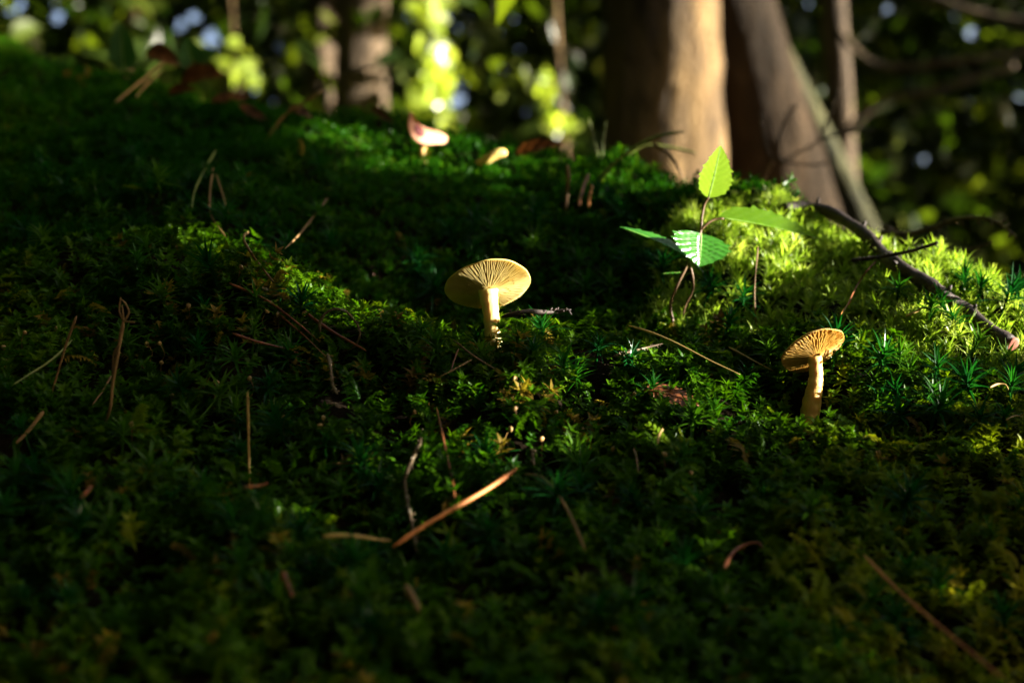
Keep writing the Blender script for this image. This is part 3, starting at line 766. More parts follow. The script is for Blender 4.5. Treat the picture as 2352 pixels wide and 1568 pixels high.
ST('wild_grass', [(1572, 302), (1500, 318), (1440, 352), (1390, 395), (1350, 450)], M['straw_g'], 9, 'arching green grass blade on the crest before the large trunk', 'grass', standing=True, wend=1.3)  # blades and stalks of wild grass, each one strand
ST('wild_grass', [(1600, 352), (1540, 338), (1480, 335), (1430, 365)], M['straw_g'], 8, 'thin grass blade nodding beneath the arching blade', 'grass', standing=True)
ST('wild_grass', [(1500, 330), (1545, 365), (1582, 440)], M['straw_d'], 10, 'brown grass blade bent down before the large trunk', 'grass', standing=True)
ST('wild_grass', [(1352, 270), (1368, 330), (1382, 385)], M['straw_g'], 4, 'faint leaning grass blade at the foot of the arching blade', 'grass', standing=True)
ST('wild_grass', [(1392, 280), (1386, 330), (1384, 385)], M['straw_g'], 4, 'straight upright grass blade at the foot of the arching blade', 'grass', standing=True)
ST('dried_stalk', [(1303, 378), (1301, 430), (1297, 505)], M['straw_d'], 12, 'stubby tan stalk standing on the shaded crest', 'stalk', standing=True)
ST('dried_stalk', [(1352, 400), (1338, 440), (1330, 475)], M['needle_r'], 12, 'reddish bract leaning at the base of the grass', 'stalk', .006)
ST('dried_stalk', [(1362, 420), (1355, 448), (1352, 478)], M['needle_o'], 10, 'orange bract beside the reddish bract', 'stalk', .006)
ST('dried_stalk', [(857, 622), (856, 680), (853, 742)], M['needle_r'], 11, 'upright red brown stalk between the looped twig and pale mushroom', 'stalk', standing=True, Dshift=.04)
ST('twig', [(1408, 818), (1455, 806), (1522, 789)], M['twig_l'], 6, 'dark twig flecked with white lichen by the long tan straw', 'twig', .004, 20, knobs=8)
ST('curled_stalk', [(2080, 727), (2105, 715), (2122, 705), (2140, 708)], M['straw'], 7, 'pale curled stalk in the shade below the fallen branch', 'stalk', .004)
ST('curled_stalk', [(1935, 800), (1945, 775), (1960, 758), (1975, 760)], M['straw_g'], 5, 'thin curl rising behind the ochre cap', 'stalk', standing=True, Dshift=.02)
ST('curled_stalk', [(2272, 890), (2292, 882), (2310, 884), (2316, 895)], M['straw'], 7, 'small pale hooked stalk on the slope under the fallen branch', 'stalk', .004)
ST('curled_stalk', [(2310, 965), (2330, 955), (2352, 958)], M['straw'], 6, 'pale hooked stalk lower on the slope under the fallen branch', 'stalk', .004)
ST('grass_sliver', [(1522, 984), (1514, 1000), (1511, 1020)], M['straw'], 8, 'tiny white sliver in the moss under the dead leaf', 'sliver', .004)
ST('dried_stalk', [(2015, 597), (1990, 625), (1968, 660), (1935, 722)], M['needle_r'], 5, 'thin orange stalk under the spiky black twig', 'stalk', .004)
ST('dried_stalk', [(1955, 690), (1940, 715), (1930, 745)], M['needle_o'], 4, 'short orange thread on the dark mound above the ochre mushroom', 'stalk', .003)
ST('dried_stalk', [(1455, 1030), (1462, 1050), (1466, 1085)], M['straw_d'], 6, 'short bent thread below the white sliver', 'stalk', .004)
ST('twig', [(1222, 1030), (1225, 1045), (1226, 1068)], M['twig_l'], 11, 'short grey stub above the curved stalk', 'twig', .005, 10, knobs=3)
ST('curled_stalk', [(1660, 1310), (1690, 1265), (1735, 1245), (1755, 1258)], M['needle_r'], 12, 'dark arched stalk in the lower moss', 'stalk', .006)
ST('bark_flake', [(650, 1312), (658, 1335), (672, 1370)], M['needle_r'], 22, 'red brown bark flake in the blurred lower moss', 'bark flake', .006)
ST('bark_flake', [(932, 1345), (948, 1375), (962, 1405)], M['straw_d'], 24, 'tan bark flake near the foot of the lichened twig', 'bark flake', .006)
ST('bark_flake', [(185, 1145), (200, 1128), (210, 1115)], M['needle_r'], 16, 'rusty flake in the dark moss below the bent stalk', 'bark flake', .006)

# the fallen branch and the twigs lying over the crest
br_px = [(1800, 478), (1850, 474), (1905, 487), (1955, 515), (1995, 545), (2030, 585), (2062, 610), (2110, 640), (2160, 672), (2215, 712), (2270, 755), (2322, 790)]
br_D = [.90, .84, .80, .765, .75, .735, .725, .71, .70, .69, .68, .668]
bp = []
for (px, py), D in zip(br_px, br_D):
    p, Dh = hit(px, py, .010)
    D = min(D, Dh) if Dh < 1.0 else D
    bp.append(at(px, py, D - .004))
bp = smooth_path(bp, 60)
br = thing('fallen_branch', bp[0], 'dark fallen branch lying across the sunlit mossy crest with broken end', 'branch')
ru = random.Random(5)
rad = np.interp(np.linspace(0, 1, 60), [0, .2, .5, .8, 1], [.0026, .0032, .0036, .0036, .0036]) * (1 + .12 * np.sin(np.linspace(0, 40, 60)))
v, f = tube(bp, rad, 10, True, .08, ru); mesh_obj('shaft', v, f, M['twig'], br)
tg = nrm(bp[-1] - bp[-2]); v, f = tube([bp[-1] - tg * .001, bp[-1] + tg * .0012, bp[-1] + tg * .0014], [.0035, .0037, .0028], 10, True, .1, ru)
mesh_obj('broken_end', v, f, M['wood_end'], br)
for i, dv in [(8, (.1, -.2, 1)), (19, (.4, -.3, .9)), (24, (.5, -.3, .9)), (33, (-.6, -.4, .4)), (44, (.4, -.4, .8)), (50, (.3, -.3, 1))]:
    d = nrm(dv); v, f = tube([bp[i], bp[i] + d * .0045, bp[i] + d * .006], [.0013, .0010, .0004], 6); mesh_obj('side_stub', v, f, M['twig'], br)
Dt = .705
def free_twig(name, pxs, Dl, w0, w1, mat, label, knobs, cat='twig', n=40):
    p = smooth_path([at(a, b_, D) for (a, b_), D in zip(pxs, Dl)], n); r0 = w0 * Dl[0] / F * .5; r1 = w1 * Dl[-1] / F * .5
    ru = random.Random(int(pxs[0][0])); root = thing(name, p[0], label, cat)
    rad = np.linspace(r0, r1, n) * (1 + .25 * np.abs(np.sin(np.linspace(0, knobs * math.pi, n))))
    v, f = tube(p, rad, 7, True, .1, ru); mesh_obj('shaft', v, f, mat, root)
    for i in range(1, n - 1, max(1, n // max(knobs, 1))):
        a = ru.uniform(0, 6.28); tg = nrm(p[i + 1] - p[i]); s1 = nrm(np.cross(tg, [0.2, .9, .3])); s2 = np.cross(tg, s1)
        d = nrm(s1 * math.cos(a) + s2 * math.sin(a) + tg * .6)
        v, f = tube([p[i], p[i] + d * r0 * 3.0], [r0 * .6, r0 * .25], 5); mesh_obj('bud_scar', v, f, mat, root)
    return root
free_twig('spruce_twig', [(1955, 598), (2020, 590), (2090, 577), (2155, 557)], [.71, .705, .70, .695], 8, 7, M['twig'], 'spiky black twig laid over the fallen branch', 18)
free_twig('twig', [(2020, 535), (2080, 538), (2140, 525), (2190, 505), (2250, 500), (2290, 512), (2335, 545)], [.84, .835, .83, .82, .81, .80, .79], 13, 8, M['twig_l'], 'knotty twig arching above the fallen branch', 14)
free_twig('fallen_branch', [(2030, 520), (2080, 555), (2130, 585), (2180, 600), (2230, 625), (2290, 650), (2380, 652)], [.90, .88, .86, .84, .83, .82, .81], 14, 12, M['twig_l'], 'blurred dark branch behind the crest under the knotty twig', 6, 'branch')
free_twig('twig', [(2140, 590), (2170, 622), (2195, 650)], [.86, .855, .85], 10, 8, M['twig'], 'short dark twig forking down from the blurred branch', 3)
free_twig('twig', [(2130, 580), (2190, 575), (2240, 570), (2280, 555)], [.87, .86, .85, .84], 8, 5, M['twig_l'], 'thin reddish twig beside the blurred dark branch', 6)
for pp, lab in [([(1925, 205), (1905, 265), (1878, 325), (1830, 352), (1800, 372)], 'thin bent twig standing before the leaning trunk'),
                ([(1830, 240), (1800, 285), (1790, 330), (1795, 368), (1860, 378), (1900, 375)], 'hooked twig in front of the leaning trunk'),
                ([(1748, 258), (1756, 320), (1775, 372)], 'slim straight twig before the black side of the leaning trunk'),
                ([(1775, 372), (1755, 420), (1770, 470)], 'faint curved twig at the foot of the leaning trunk'),
                ([(1880, 322), (1940, 305), (2010, 298)], 'thin level twig crossing the grey trunk')]:
    free_twig('twig', pp, [1.15] * len(pp), 6, 4, M['twig'] if 'faint' not in lab else M['straw_d'], lab, 4)

# fern-like dead leaf, green leaflet
dl0, Dd = hit(1545, 912, .009)
dl = thing('dead_leaf', dl0, 'reddish brown dead fern leaf lying between the two mushrooms', 'leaf')
a0, a1 = hit(1488, 885, .016)[0], hit(1605, 932, .016)[0]
for k in range(9):
    t = (k + .5) / 9.5; c = a0 * (1 - t) + a1 * t; L_ = .0058 * math.sin(math.pi * min(1, t * .8 + .22)) + .002
    for sgn in (-1, 1):
        d = nrm(a1 - a0); s = nrm(np.cross(d, [0, -.7, .7])) * sgn
        v, f = blade(c, s + d * .5, np.array([0, -.6, .8]), L_ * (1.15 if sgn < 0 else .9), .0034, .2, 3, .2)
        mesh_obj('leaflet', v, f, M['leafred'], dl)
v, f = tube(smooth_path([a0 - .002, (a0 + a1) / 2, a1], 8), [.0006, .0003], 5); mesh_obj('midrib', v, f, M['needle_r'], dl)
def small_leaf(px0, px1, w, mat, label, nor=None, D=None, name='small_leaf'):
    p0 = hit(*px1, .006)[0] if D is None else at(*px1, D); Dm = float((p0 - CAM) @ FWD); p1 = at(*px0, Dm)
    root = thing(name, p0, label, 'leaf')
    (v, f), rib = leaf(p0, p1, (tocam + .3 * UP) if nor is None else nor, w * Dm / F * .5, w * Dm / F * .5, teeth=5, nv=4, cor=.0001, bend=.08)
    mesh_obj('blade', v, f, mat, root); mesh_obj('midrib', rib[0], rib[1], M['vein'], root)
    return root
small_leaf((1963, 986), (1943, 1024), 24, M['leafgloss'], 'tiny plain green leaf standing in the moss below the ochre mushroom')
for (a, b_, w, lab) in [((278, 50), (285, 165), 62, 'dark round leaf standing on the high end of the crest beside the gap of sky'),
                        ((425, 85), (450, 165), 60, 'dark leaf on the high end of the crest near the bright gap'),
                        ((500, 122), (455, 130), 34, 'small dark leaf tip beside a dark leaf on the high end of the crest')]:
    small_leaf(a, b_, w, M['dkleaf'], lab, D=1.16)
# dead brown leaves heaped on the crest at the left
def dead_leaf(px, py, w, h, label, mat, dz=.0):
    p, D = hit(px, py + h * .4, .010); s = D / F
    c = at(px, py, D - .004)
    root = thing('dead_leaf', c, label, 'leaf')
    dirv = nrm(RGT * random.uniform(.6, 1) + UP * random.uniform(-.5, .3) + FWD * random.uniform(-.4, .4))
    (v, f), rib = leaf(c - dirv * w * s * .5, c + dirv * w * s * .5, UP * .6 - FWD * .7 + RGT * random.uniform(-.4, .4), h * s * .55, h * s * .55, teeth=6, foldl=random.uniform(.4, 1.1), foldr=random.uniform(.1, .7), bend=random.uniform(-.2, .45), nv=4, cor=.0016)
    mesh_obj('blade', v, f, mat, root); mesh_obj('midrib', rib[0], rib[1], M['needle_r'], root)
for px, py, w, h, lab in [(375, 135, 80, 50, 'dark brown curled dead leaf behind the leaning straw'), (470, 185, 110, 60, 'large dark brown dead leaf below the bright gap'),
                          (420, 215, 70, 36, 'flat brown dead leaf in front of the large brown leaf'), (530, 230, 90, 30, 'orange brown dead leaf beside the large brown leaf'),
                          (585, 262, 80, 28, 'tan dead leaf flat on the crest near the bent straw'), (690, 262, 60, 34, 'rusty dead leaf at the foot of the twin trunks'),
                          (880, 268, 70, 24, 'dark red dead leaf on the crest between twin trunks and wilted mushroom'), (1240, 345, 120, 36, 'brown dead leaf behind the tiny yellow cap')]:
    dead_leaf(px, py, w, h, lab, M['leafdull'])
for px, py, w, h, lab in [(1700, 448, 60, 26, 'rust red dead leaf behind the seedling'), (1960, 560, 70, 40, 'brown dead leaf lying behind the crest by the fallen branch'),
                          (2035, 605, 50, 30, 'pinkish brown dead leaf beyond the fallen branch bend')]:
    p = at(px, py, .95); root = thing('dead_leaf', p, lab, 'leaf'); s = .95 / F
    (v, f), rib = leaf(p - RGT * w * s * .5, p + RGT * w * s * .5 - UP * h * s * .4, UP - FWD * .5, h * s * .5, h * s * .5, teeth=6, bend=.2, nv=5)
    mesh_obj('blade', v, f, M['leafred'], root); mesh_obj('midrib', rib[0], rib[1], M['needle_r'], root)

# moss capsules on their stalks
cap_spots = [(127, 755), (55, 765), (340, 790), (368, 790), (434, 702), (552, 615), (612, 715), (640, 722), (700, 722), (370, 835), (496, 880), (575, 870), (398, 870), (395, 910), (305, 975), (8, 800), (10, 830),
             (1185, 940), (1275, 945), (1245, 1010), (1340, 985), (1352, 965), (1310, 1035), (1375, 1065), (1405, 1030), (1180, 870), (1455, 905), (1170, 985), (1500, 895), (1590, 1085), (1525, 1045), (745, 960), (735, 980), (655, 960), (950, 945), (1520, 1215), (620, 965)]
for i, (px, py) in enumerate(cap_spots):
    if i == 36: break
    p, D = hit(px, py + 45, .002); r = random.Random(i * 7 + 1); s = D / F
    near = 'hummock of the looped twig' if px < 760 else 'moss between the two mushrooms'
    root = thing('moss_capsule', p, 'tiny tan spore capsule on a thin stalk on the ' + near, 'spore capsule', 'spore capsules on the ' + near)
    top = at(px, py, D - .002); mid = (p + top) / 2 + np.array([r.uniform(-.002, .002), 0, 0])
    v, f = tube(smooth_path([p, mid, top], 8), [.0003, .00022], 4); mesh_obj('stalk', v, f, M['seta'], root)
    dirv = nrm([r.uniform(-1, 1), r.uniform(-.5, .5), r.uniform(-.2, .8)]); L_ = .0017
    v, f = tube([top - dirv * L_ * .2 + dirv * L_ * t for t in np.linspace(0, 1, 6)], np.array([.25, .8, 1, 1, .75, .2]) * .0012 * r.uniform(.8, 1.2), 8)
    mesh_obj('capsule', v, f, M['capsule'], root)

# ------------------------------------------------------------------ trees
def leaf_cloud(cent, per, spread, size, rg, aspect=.55, flat=.5, keepfn=None, fine=False):
    """many single leaves around clump centres: verts and quads, each leaf folded along its midrib"""
    cent = np.asarray(cent, float)
    n = len(cent) * per
    c = np.repeat(cent, per, 0) + rg.normal(0, 1, (n, 3)) * np.asarray(spread)
    if keepfn is not None: c = c[keepfn(c)]; n = len(c)
    d = rg.normal(0, 1, (n, 3)); d[:, 2] -= .3; d /= np.linalg.norm(d, axis=1, keepdims=True)
    u = rg.normal(0, 1, (n, 3)) + np.array([0, 0, flat * 2]); u -= d * (u * d).sum(1, keepdims=True); u /= np.linalg.norm(u, axis=1, keepdims=True)
    s = np.cross(d, u); L = (size * rg.uniform(.6, 1.3, n))[:, None]; w = L * aspect * .5
    v = np.stack([c - d * L * .5, c + s * w + u * w * .25 - d * L * .05, c + d * L * .5, c - s * w + u * w * .25 - d * L * .05], 1).reshape(-1, 3)
    if fine:   # rounder leaf: six points, folded along the midrib
        lift = u * w * .3
        v = np.stack([c - d * L * .5, c + s * w * .9 + lift - d * L * .2, c + s * w * .75 + lift + d * L * .17, c + d * L * .5 - u * w * .2, c - s * w * .75 + lift + d * L * .17, c - s * w * .9 + lift - d * L * .2], 1).reshape(-1, 3)
        b6 = np.arange(n)[:, None] * 6
        return v, np.concatenate([b6 + [[0, 1, 2, 3]], b6 + [[0, 3, 4, 5]]])
    f = np.arange(n * 4).reshape(n, 4)
    return v, f
def trunk_path(p0, p1, wob, n=26, rg=None):
    t = np.linspace(0, 1, n)[:, None]; p = np.asarray(p0) * (1 - t) + np.asarray(p1) * t
    p[:, 0] += wob * np.sin(np.linspace(0, 5, n)); p[:, 1] += wob * np.cos(np.linspace(1, 4, n)); return p
def tree(name, label, base, top, r0, r1, mat, crown_fn=None, leafmat=None, limbs=(), group=None, flare=1.5, wob=.02):
    root = thing(name, base, label, 'tree', group)
    n = 36; p = trunk_path(np.array(base) - np.array([0, 0, .15]), top, wob, n); ru = random.Random(int(abs(base[0]) * 1000) + 3)
    rad = np.linspace(r0, r1, n); rad[:4] *= np.linspace(flare, 1, 4)
    n = 110; p = trunk_path(np.array(base) - np.array([0, 0, .15]), top, wob, n); sd = 40
    rad = np.linspace(r0, r1, n) * (1 + (flare - 1) * np.exp(-np.linspace(0, 1, n) * 14)); v, f = tube(p, rad, sd, True)
    for i in range(n):      # plates and furrows of the bark, knots
        hgt = float(p[i, 2])
        for k_ in range(sd):
            th = 2 * math.pi * k_ / sd; q = v[i * sd + k_]
            m_ = .05 * math.sin(3 * th + 2.1 * hgt + r0 * 90) + .05 * abs(math.sin(9 * th + 1.7 * math.sin(3.1 * hgt) + 2)) + .03 * math.sin(17 * th + 9 * hgt) * math.sin(11 * hgt + 3 * th) + .025 * ru.uniform(-1, 1)
            v[i * sd + k_] = p[i] + (q - p[i]) * (1 + m_)
    mesh_obj('trunk', v, f, mat, root)
    for lp, lr in limbs:
        v, f = tube(smooth_path(lp, 16), lr, 8, True, .05, ru); mesh_obj('limb', v, f, mat, root)
    if crown_fn is not None:
        v, f = crown_fn; quad_obj('crown', v, f, leafmat, root)
    return root
def gz(x, y): return float(height(np.array([x]), np.array([y]))[0])
def trunk_from_px(pb, pt, D, Dtop=None):
    """base and a point high up from two picture points of the trunk axis at depth D"""
    a, b_ = at(*pb, D), at(*pt, Dtop or D); d = b_ - a
    t0 = 0.
    for t in np.linspace(0, -6, 300):
        q = a + d * t
        if q[2] < gz(q[0], q[1]): t0 = t; break
    return a + d * t0, a + d * (5.5 / max(d[2], .05))
rg = np.random.default_rng(21)
# crowns overhead carried by the trunks in view
def crown_over(cx, cy, z0, z1, r, ncl, per=26, size=.09, spread=.22, keepfn=None, seed=0):
    g = np.random.default_rng(seed + 500)
    a = g.uniform(0, 6.28, ncl); q = np.sqrt(g.uniform(0, 1, ncl)); zz = g.uniform(z0, z1, ncl)
    rr = r * q * np.clip(1.25 - (zz - z0) / (z1 - z0), .3, 1)
    return leaf_cloud(np.c_[cx + rr * np.cos(a), cy + rr * np.sin(a), zz], per, spread, size, g, keepfn=keepfn)

# nothing may stand in the low sunbeam that reaches the bank and the trunks
BANK = np.array([.05, .72, .20])
def out_of_beam(c, rad=.75):
    q = c - BANK; t = q @ SUN; d = np.linalg.norm(q - t[:, None] * SUN, axis=1)
    return ~((d < rad) & (t > 0))
def out_of_view(c, m=.03):
    q = c - CAM; d = q @ FWD; u = (q @ RGT) / np.maximum(d, 1e-6); w_ = (q @ UP) / np.maximum(d, 1e-6)
    return ~((d > 0) & (np.abs(u) < .36 + m) & (np.abs(w_) < .24 + m))
SKYHOLE = nrm([.40, .15, .9])
def under_sky(c):   # opening cut in the canopy to let sky light onto the bank
    q = c - BANK; return (q @ SKYHOLE) / np.linalg.norm(q, axis=1) < math.cos(R(30))
def kf_hi(c): return out_of_beam(c) & out_of_view(c) & under_sky(c)

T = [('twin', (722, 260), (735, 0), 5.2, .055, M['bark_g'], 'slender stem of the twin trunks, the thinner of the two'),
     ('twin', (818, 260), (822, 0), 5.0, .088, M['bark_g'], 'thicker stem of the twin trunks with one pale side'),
     ('big', (1515, 400), (1508, 0), 3.0, .112, M['bark'], 'large tan trunk, dark on one side and sunlit on the other'),
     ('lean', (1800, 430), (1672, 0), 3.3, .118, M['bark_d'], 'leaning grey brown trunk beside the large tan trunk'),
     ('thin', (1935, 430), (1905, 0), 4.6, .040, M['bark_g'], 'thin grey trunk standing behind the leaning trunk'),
     ('mossy', (1975, 470), (1880, 280), 3.9, .050, M['bark_m'], 'short mossy leaning stem at the foot of the thin grey trunk')]
for i, (k, pb, pt, D, r0, mat, lab) in enumerate(T):
    base, top = trunk_from_px(pb, pt, D)
    limbs = []
    if k == 'thin':
        limbs = [([at(1925, 330, 4.6), at(2010, 240, 4.4), at(2150, 205, 4.2), at(2330, 150, 4.0)], [.016, .012, .007]),
                 ([at(1900, 40, 4.6), at(2010, 150, 4.4), at(2200, 140, 4.2), at(2400, 120, 4.1)], [.012, .009, .006])]
        limbs.append(([at(1900, -60, 4.6), at(2120, -10, 4.3), at(2240, 30, 4.2), at(2420, 60, 4.1)], [.016, .012, .008]))
    if k == 'mossy': top = base + (top - base) * .35
    cr = None if k == 'mossy' else crown_over(top[0] * .6 + base[0] * .4, top[1] * .7 + base[1] * .3, 2.4, 6.0, 2.0, 130, keepfn=kf_hi, seed=i)
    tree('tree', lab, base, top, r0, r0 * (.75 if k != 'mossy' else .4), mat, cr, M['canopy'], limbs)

# openings in the far foliage through which the sky shows
GAPS = [(20, 10, 60), (130, 35, 38), (490, 95, 45), (540, 150, 42), (575, 200, 38), (985, 20, 55), (1060, 60, 24), (1010, 150, 45), (985, 205, 50), (1040, 210, 40), (1000, 285, 26), (1255, 200, 26), (1290, 285, 40), (1310, 290, 30), (1410, 62, 24), (1470, 28, 22), (2040, 20, 22), (2195, 40, 24), (2225, 75, 28), (2245, 95, 22), (2095, 90, 20), (2300, 200, 22), (2120, 370, 24), (2350, 220, 25), (420, 60, 30), (640, 110, 24), (450, 40, 30)]
GA = np.array(GAPS, float); GA[:, 2] *= np.where(np.abs(GA[:, 0] - 1010) < 60, 1.0, .68)
def in_crown(c):
    px, py, D = ndc(c)
    m_ = (np.sqrt((px[:, None] - GA[None, :, 0]) ** 2 + (py[:, None] - GA[None, :, 1]) ** 2) / GA[None, :, 2]).min(1)
    return (m_ > 1) | (rg.random(len(c)) < .04)
# trees further back whose leafy lower boughs close the view
back = [(-1.75, 6.0, 'dark leafy tree in front of the sky gaps by the twin trunks'), (-2.75, 6.6, 'dense dark tree behind the high end of the crest'), (-3.6, 8.0, 'dark leafy tree far behind the high end of the crest'), (-2.0, 10.5, 'leafy tree behind the twin trunks'), (-.6, 8.8, 'bright leafy tree between the twin trunks and the large trunk'),
        (.9, 7.6, 'dark leafy tree between the bright gap and the large trunk'), (2.2, 9.5, 'leafy tree behind the leaning trunk'), (3.4, 7.4, 'leafy tree filling the dark beyond the thin grey trunk'), (4.8, 10.0, 'yellow green tree beyond the blurred dark branch'), (-.75, 13, 'sunlit tree farthest behind the bright gap'), (-5.2, 11.5, 'leafy tree far beyond the dark round leaf'), (2.6, 14, 'pale tree far behind the thin grey trunk')]
for i, (x_, y_, lab) in enumerate(back):
    z0 = gz(x_, y_); g = np.random.default_rng(100 + i)
    ncl = 260; h_ = 6.0
    a = g.uniform(0, 6.28, ncl); q = np.sqrt(g.uniform(0, 1, ncl)); zz = z0 + .15 + (h_ - .15) * g.uniform(0, 1, ncl) ** 1.7
    rr = 2.0 * q
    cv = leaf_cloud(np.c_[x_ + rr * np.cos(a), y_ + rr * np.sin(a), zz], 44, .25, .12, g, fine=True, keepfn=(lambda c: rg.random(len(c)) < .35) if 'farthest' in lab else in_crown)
    a = g.uniform(0, 6.28, 150); q = np.sqrt(g.uniform(0, 1, 150)); up_ = leaf_cloud(np.c_[x_ + 2.6 * q * np.cos(a), y_ + 2.6 * q * np.sin(a), z0 + g.uniform(3.9, 6.4, 150)], 30, .28, .19, g, fine=True, keepfn=kf_hi)
    cv = (np.r_[cv[0], up_[0]], np.r_[cv[1], up_[1] + len(cv[0])])
    limbs = []
    for j in range(6):
        th = g.uniform(0, 6.28); zl = z0 + g.uniform(1, 4); limbs.append(([np.array([x_, y_, zl]), np.array([x_ + .7 * math.cos(th), y_ + .7 * math.sin(th), zl + .25]), np.array([x_ + 1.5 * math.cos(th), y_ + 1.5 * math.sin(th), zl + .3])], [.03, .02, .008]))
    tree('tree', lab, np.array([x_, y_, z0]), np.array([x_ + g.uniform(-.3, .3), y_, z0 + h_]), .09, .03, M['bark'], cv, M['canopy_y'] if 'farthest' in lab else M['canopy'], limbs)

g = np.random.default_rng(900); ncl = 900
yy = g.uniform(15, 22, ncl); xx = g.uniform(-.5, .5, ncl) * yy; zz = .17 * (yy - 1) + g.uniform(0, 1, ncl) ** 1.3 * 7
v, f = leaf_cloud(np.c_[xx, yy, zz], 40, .5, .32, g, keepfn=in_crown)
tag(quad_obj('distant_wood', v, f, M['canopy']), 'distant dark green wood closing the background between the trunks', 'wood', kind='stuff')
# slim young trees standing in the sun between the trunks
for i, (px0, lab, cl) in enumerate([(1012, 'slim young tree with glowing lime leaves between the twin trunks and the large trunk', [(990, 30, 35, 30, 30), (1010, 150, 32, 30, 55), (990, 210, 36, 30, 75), (1005, 285, 25, 22, 25)]),
                                    (1288, 'slim young tree with lime leaves beside the large trunk', [(1290, 285, 24, 22, 26), (1255, 200, 14, 22, 12)]),
                                    (548, 'slim young sunlit tree before the bright gap by the twin trunks', [(545, 140, 26, 34, 22), (575, 195, 18, 18, 12)])]):
    g = np.random.default_rng(700 + i); D = 4.7
    cc = np.concatenate([np.array([at(a + g.normal(0, w_ * .6), b_ + g.normal(0, h_ * .6), D + g.normal(0, .25)) for _ in range(n_)]) for a, b_, w_, h_, n_ in cl])
    base, top = trunk_from_px((px0, 300), (px0 + 6, 60), D + .1); base = np.array([base[0], base[1], gz(base[0], base[1])])
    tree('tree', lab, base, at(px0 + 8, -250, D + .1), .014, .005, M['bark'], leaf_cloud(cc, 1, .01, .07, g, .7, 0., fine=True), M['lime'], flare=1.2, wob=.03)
# the wood around and above the spot, beyond the frame
ring = [(5.4, 6.9, 0), (7.0, 10.4, 0), (4.9, 8.9, 0), (6.3, 11.6, 0), (7.4, 9.2, 0), (5.9, 7.6, 0), (8.5, 12.5, 0), (-1.5, .2, 0), (-3.2, 3.6, 0), (-4.0, .6, 0), (-3.0, -2.6, 0), (-.6, -4.0, 0), (2.4, -5.2, 1), (5.6, -4.6, 1), (5.4, 1.8, 1), (4.2, 4.6, 1), (-1.6, -1.4, 0), (-1.9, 1.5, 0), (1.0, -2.6, 0), (8.5, -.8, 1), (9, -6.5, 1), (2.4, 2.2, 1)]  # leading entries added on the sunny side to shade the background foliage
for i, (x_, y_, hi) in enumerate(ring):
    z0 = gz(x_, y_); g = np.random.default_rng(300 + i); ncl = 210
    a = g.uniform(0, 6.28, ncl); q = np.sqrt(g.uniform(0, 1, ncl)); lo = z0 + (2.6 + .22 * max(x_ - 2, 0) if hi else .7)
    zz = g.uniform(lo, lo + 4.4, ncl); rr = 2.3 * q
    cv = leaf_cloud(np.c_[x_ + rr * np.cos(a), y_ + rr * np.sin(a), zz], 40, .28, .17, g, keepfn=lambda c: kf_hi(c) & (np.linalg.norm(c - CAM, axis=1) > .9))
    tree('tree', 'tree of the surrounding wood that closes in the mossy bank', np.array([x_, y_, z0]), np.array([x_ + g.uniform(-.3, .3), y_ + g.uniform(-.3, .3), lo + 4.6]), .10, .03, M['bark'], cv, M['canopy'], group='surrounding trees')

# ------------------------------------------------------------------ the shrub added out of view as a leaf screen, gaps cut for the sunbeams
su = nrm(np.cross(SUN, [0, 0, 1.])); sv = np.cross(su, SUN)
sv = sv if sv[2] > 0 else -sv
lit = []
def light(p, r): lit.append((float(np.dot(p, su)), float(np.dot(p, sv)), r))
light(c1, .018); light(at(1128, 730, D1), .011); light(at(1205, 645, D1), .015); light(at(1050, 640, D1), .013)
light(hit(2175, 745)[0], .010); light(hit(2205, 775)[0], .008); light(c2, .017); light(at(1925, 785, D2), .016); light(at(1870, 880, D2), .010); light(at(1862, 930, D2), .010)
for px, py in [(1640, 400), (1650, 350), (1630, 440), (1625, 480), (1700, 490), (1760, 510), (1580, 560), (1610, 570)]: light(S(px, py), .013)
for px, py in [(1720, 505), (1780, 525), (1840, 545), (1900, 560), (1960, 580), (2020, 605), (2080, 635), (2140, 660), (2200, 685), (2260, 712), (2320, 735), (2380, 760), (1800, 570), (1880, 595), (2080, 650)]:
    light(hit(px, py)[0] + np.array([0, 0, -.010]), .020)
for px, py in [(965, 295), (1000, 310), (1135, 356)]: light(at(px, py, hit(px, py + 20)[1] - .015), .012)
for px in range(860, 1660, 45):
    py = float(np.interp(px, [800, 1000, 1176, 1400, 1500, 1650], [283, 310, 345, 392, 415, 465])); light(hit(px, py + 14)[0] + np.array([0, 0, -.004]), .004)
light(hit(1060, 1155)[0] + np.array([0, 0, .004]), .004)
rf = random.Random(12)
flecks = [(1640, 960), (1720, 880), (1900, 1010), (780, 290), (1560, 900), (1700, 950)] + [(rf.uniform(900, 2100), rf.uniform(830, 1060)) for _ in range(22)] + [(rf.uniform(1200, 2150), rf.uniform(1100, 1500)) for _ in range(7)]
for px, py in flecks: light(hit(px, py)[0], rf.uniform(.002, .0055) if py < 1080 else rf.uniform(-.002, .001))
lit = np.array(lit)
corner = np.array([hit(px, py)[0] for px in (-100, 400, 900, 1400, 1900, 2450) for py in (350, 700, 1000, 1300, 1568)] + [at(1640, 330, .7), at(950, 250, 1.0)])
u0, u1 = (corner @ su).min() - .22, (corner @ su).max() + .22; v0, v1 = (corner @ sv).min() - .16, (corner @ sv).max() + .16
g = np.random.default_rng(77); nL = 11000
uu_, vv_ = g.uniform(u0, u1, nL), g.uniform(v0, v1, nL); tt = g.uniform(.85, 1.35, nL); sz = g.uniform(.028, .062, nL)
dmin = (np.sqrt((uu_[:, None] - lit[None, :, 0]) ** 2 + (vv_[:, None] - lit[None, :, 1]) ** 2) - lit[None, :, 2]).min(1)
k = dmin > sz * .5
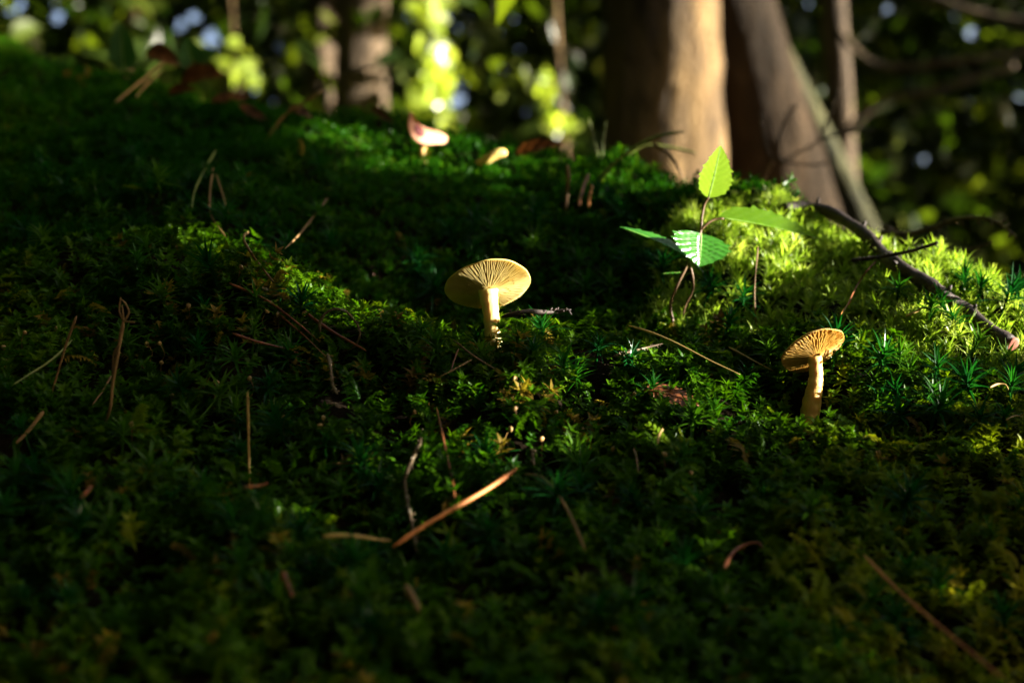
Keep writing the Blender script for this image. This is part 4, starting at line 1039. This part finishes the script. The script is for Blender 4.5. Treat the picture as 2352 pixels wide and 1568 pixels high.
# small leaves that tighten the openings around each sunbeam
li = g.integers(0, len(lit), 14000); an = g.uniform(0, 6.28, 14000); ro = lit[li, 2] + g.uniform(0, .045, 14000)
uu_, vv_ = np.r_[uu_, lit[li, 0] + ro * np.cos(an)], np.r_[vv_, lit[li, 1] + ro * np.sin(an)]; tt = np.r_[tt, g.uniform(.8, 1.1, 14000)]; sz = np.r_[sz, g.uniform(.010, .022, 14000)]
dmin = (np.sqrt((uu_[:, None] - lit[None, :, 0]) ** 2 + (vv_[:, None] - lit[None, :, 1]) ** 2) - lit[None, :, 2]).min(1)
k = dmin > sz * .45
uu_, vv_, tt, sz = uu_[k], vv_[k], tt[k], sz[k]
bank_t = float(BANK @ SUN)
c = uu_[:, None] * su + vv_[:, None] * sv + (bank_t + tt)[:, None] * SUN
n = len(c)
d = np.cos(a_ := g.uniform(0, 6.28, n))[:, None] * su + np.sin(a_)[:, None] * sv + g.normal(0, .25, (n, 3)); d /= np.linalg.norm(d, axis=1, keepdims=True)
u = SUN + g.normal(0, .3, (n, 3)); u -= d * (u * d).sum(1, keepdims=True); u /= np.linalg.norm(u, axis=1, keepdims=True); s = np.cross(d, u)
L = sz[:, None]; w = L * .36
vv = np.stack([c - d * L * .5, c + s * w + u * w * .2, c + d * L * .5, c - s * w + u * w * .2], 1).reshape(-1, 3)
cen = c.mean(0); bx, by = cen[0], cen[1]
shrub = thing('leaf_gobo', (bx, by, gz(bx, by)), 'unseen leaf shrub whose gaps let sunbeams onto the bank', 'shrub')
quad_obj('foliage', vv, np.arange(n * 4).reshape(n, 4), M['canopy'], shrub)
for k in range(7):
    q = c[g.integers(0, n)]; e = np.array([bx + g.uniform(-.12, .12), by + g.uniform(-.12, .12), gz(bx, by) - .05])
    pth = smooth_path([e, (e + q) / 2 + np.array([0, 0, -.05]), q], 12)
    pu, pv = pth @ su, pth @ sv
    if (np.sqrt((pu[:, None] - lit[None, :, 0]) ** 2 + (pv[:, None] - lit[None, :, 1]) ** 2) - lit[None, :, 2]).min() < .008: continue
    v, f = tube(pth, [.008, .003], 7); mesh_obj('stem', v, f, M['bark'], shrub)
print('shrub leaves', n, 'objects', len(bpy.data.objects))
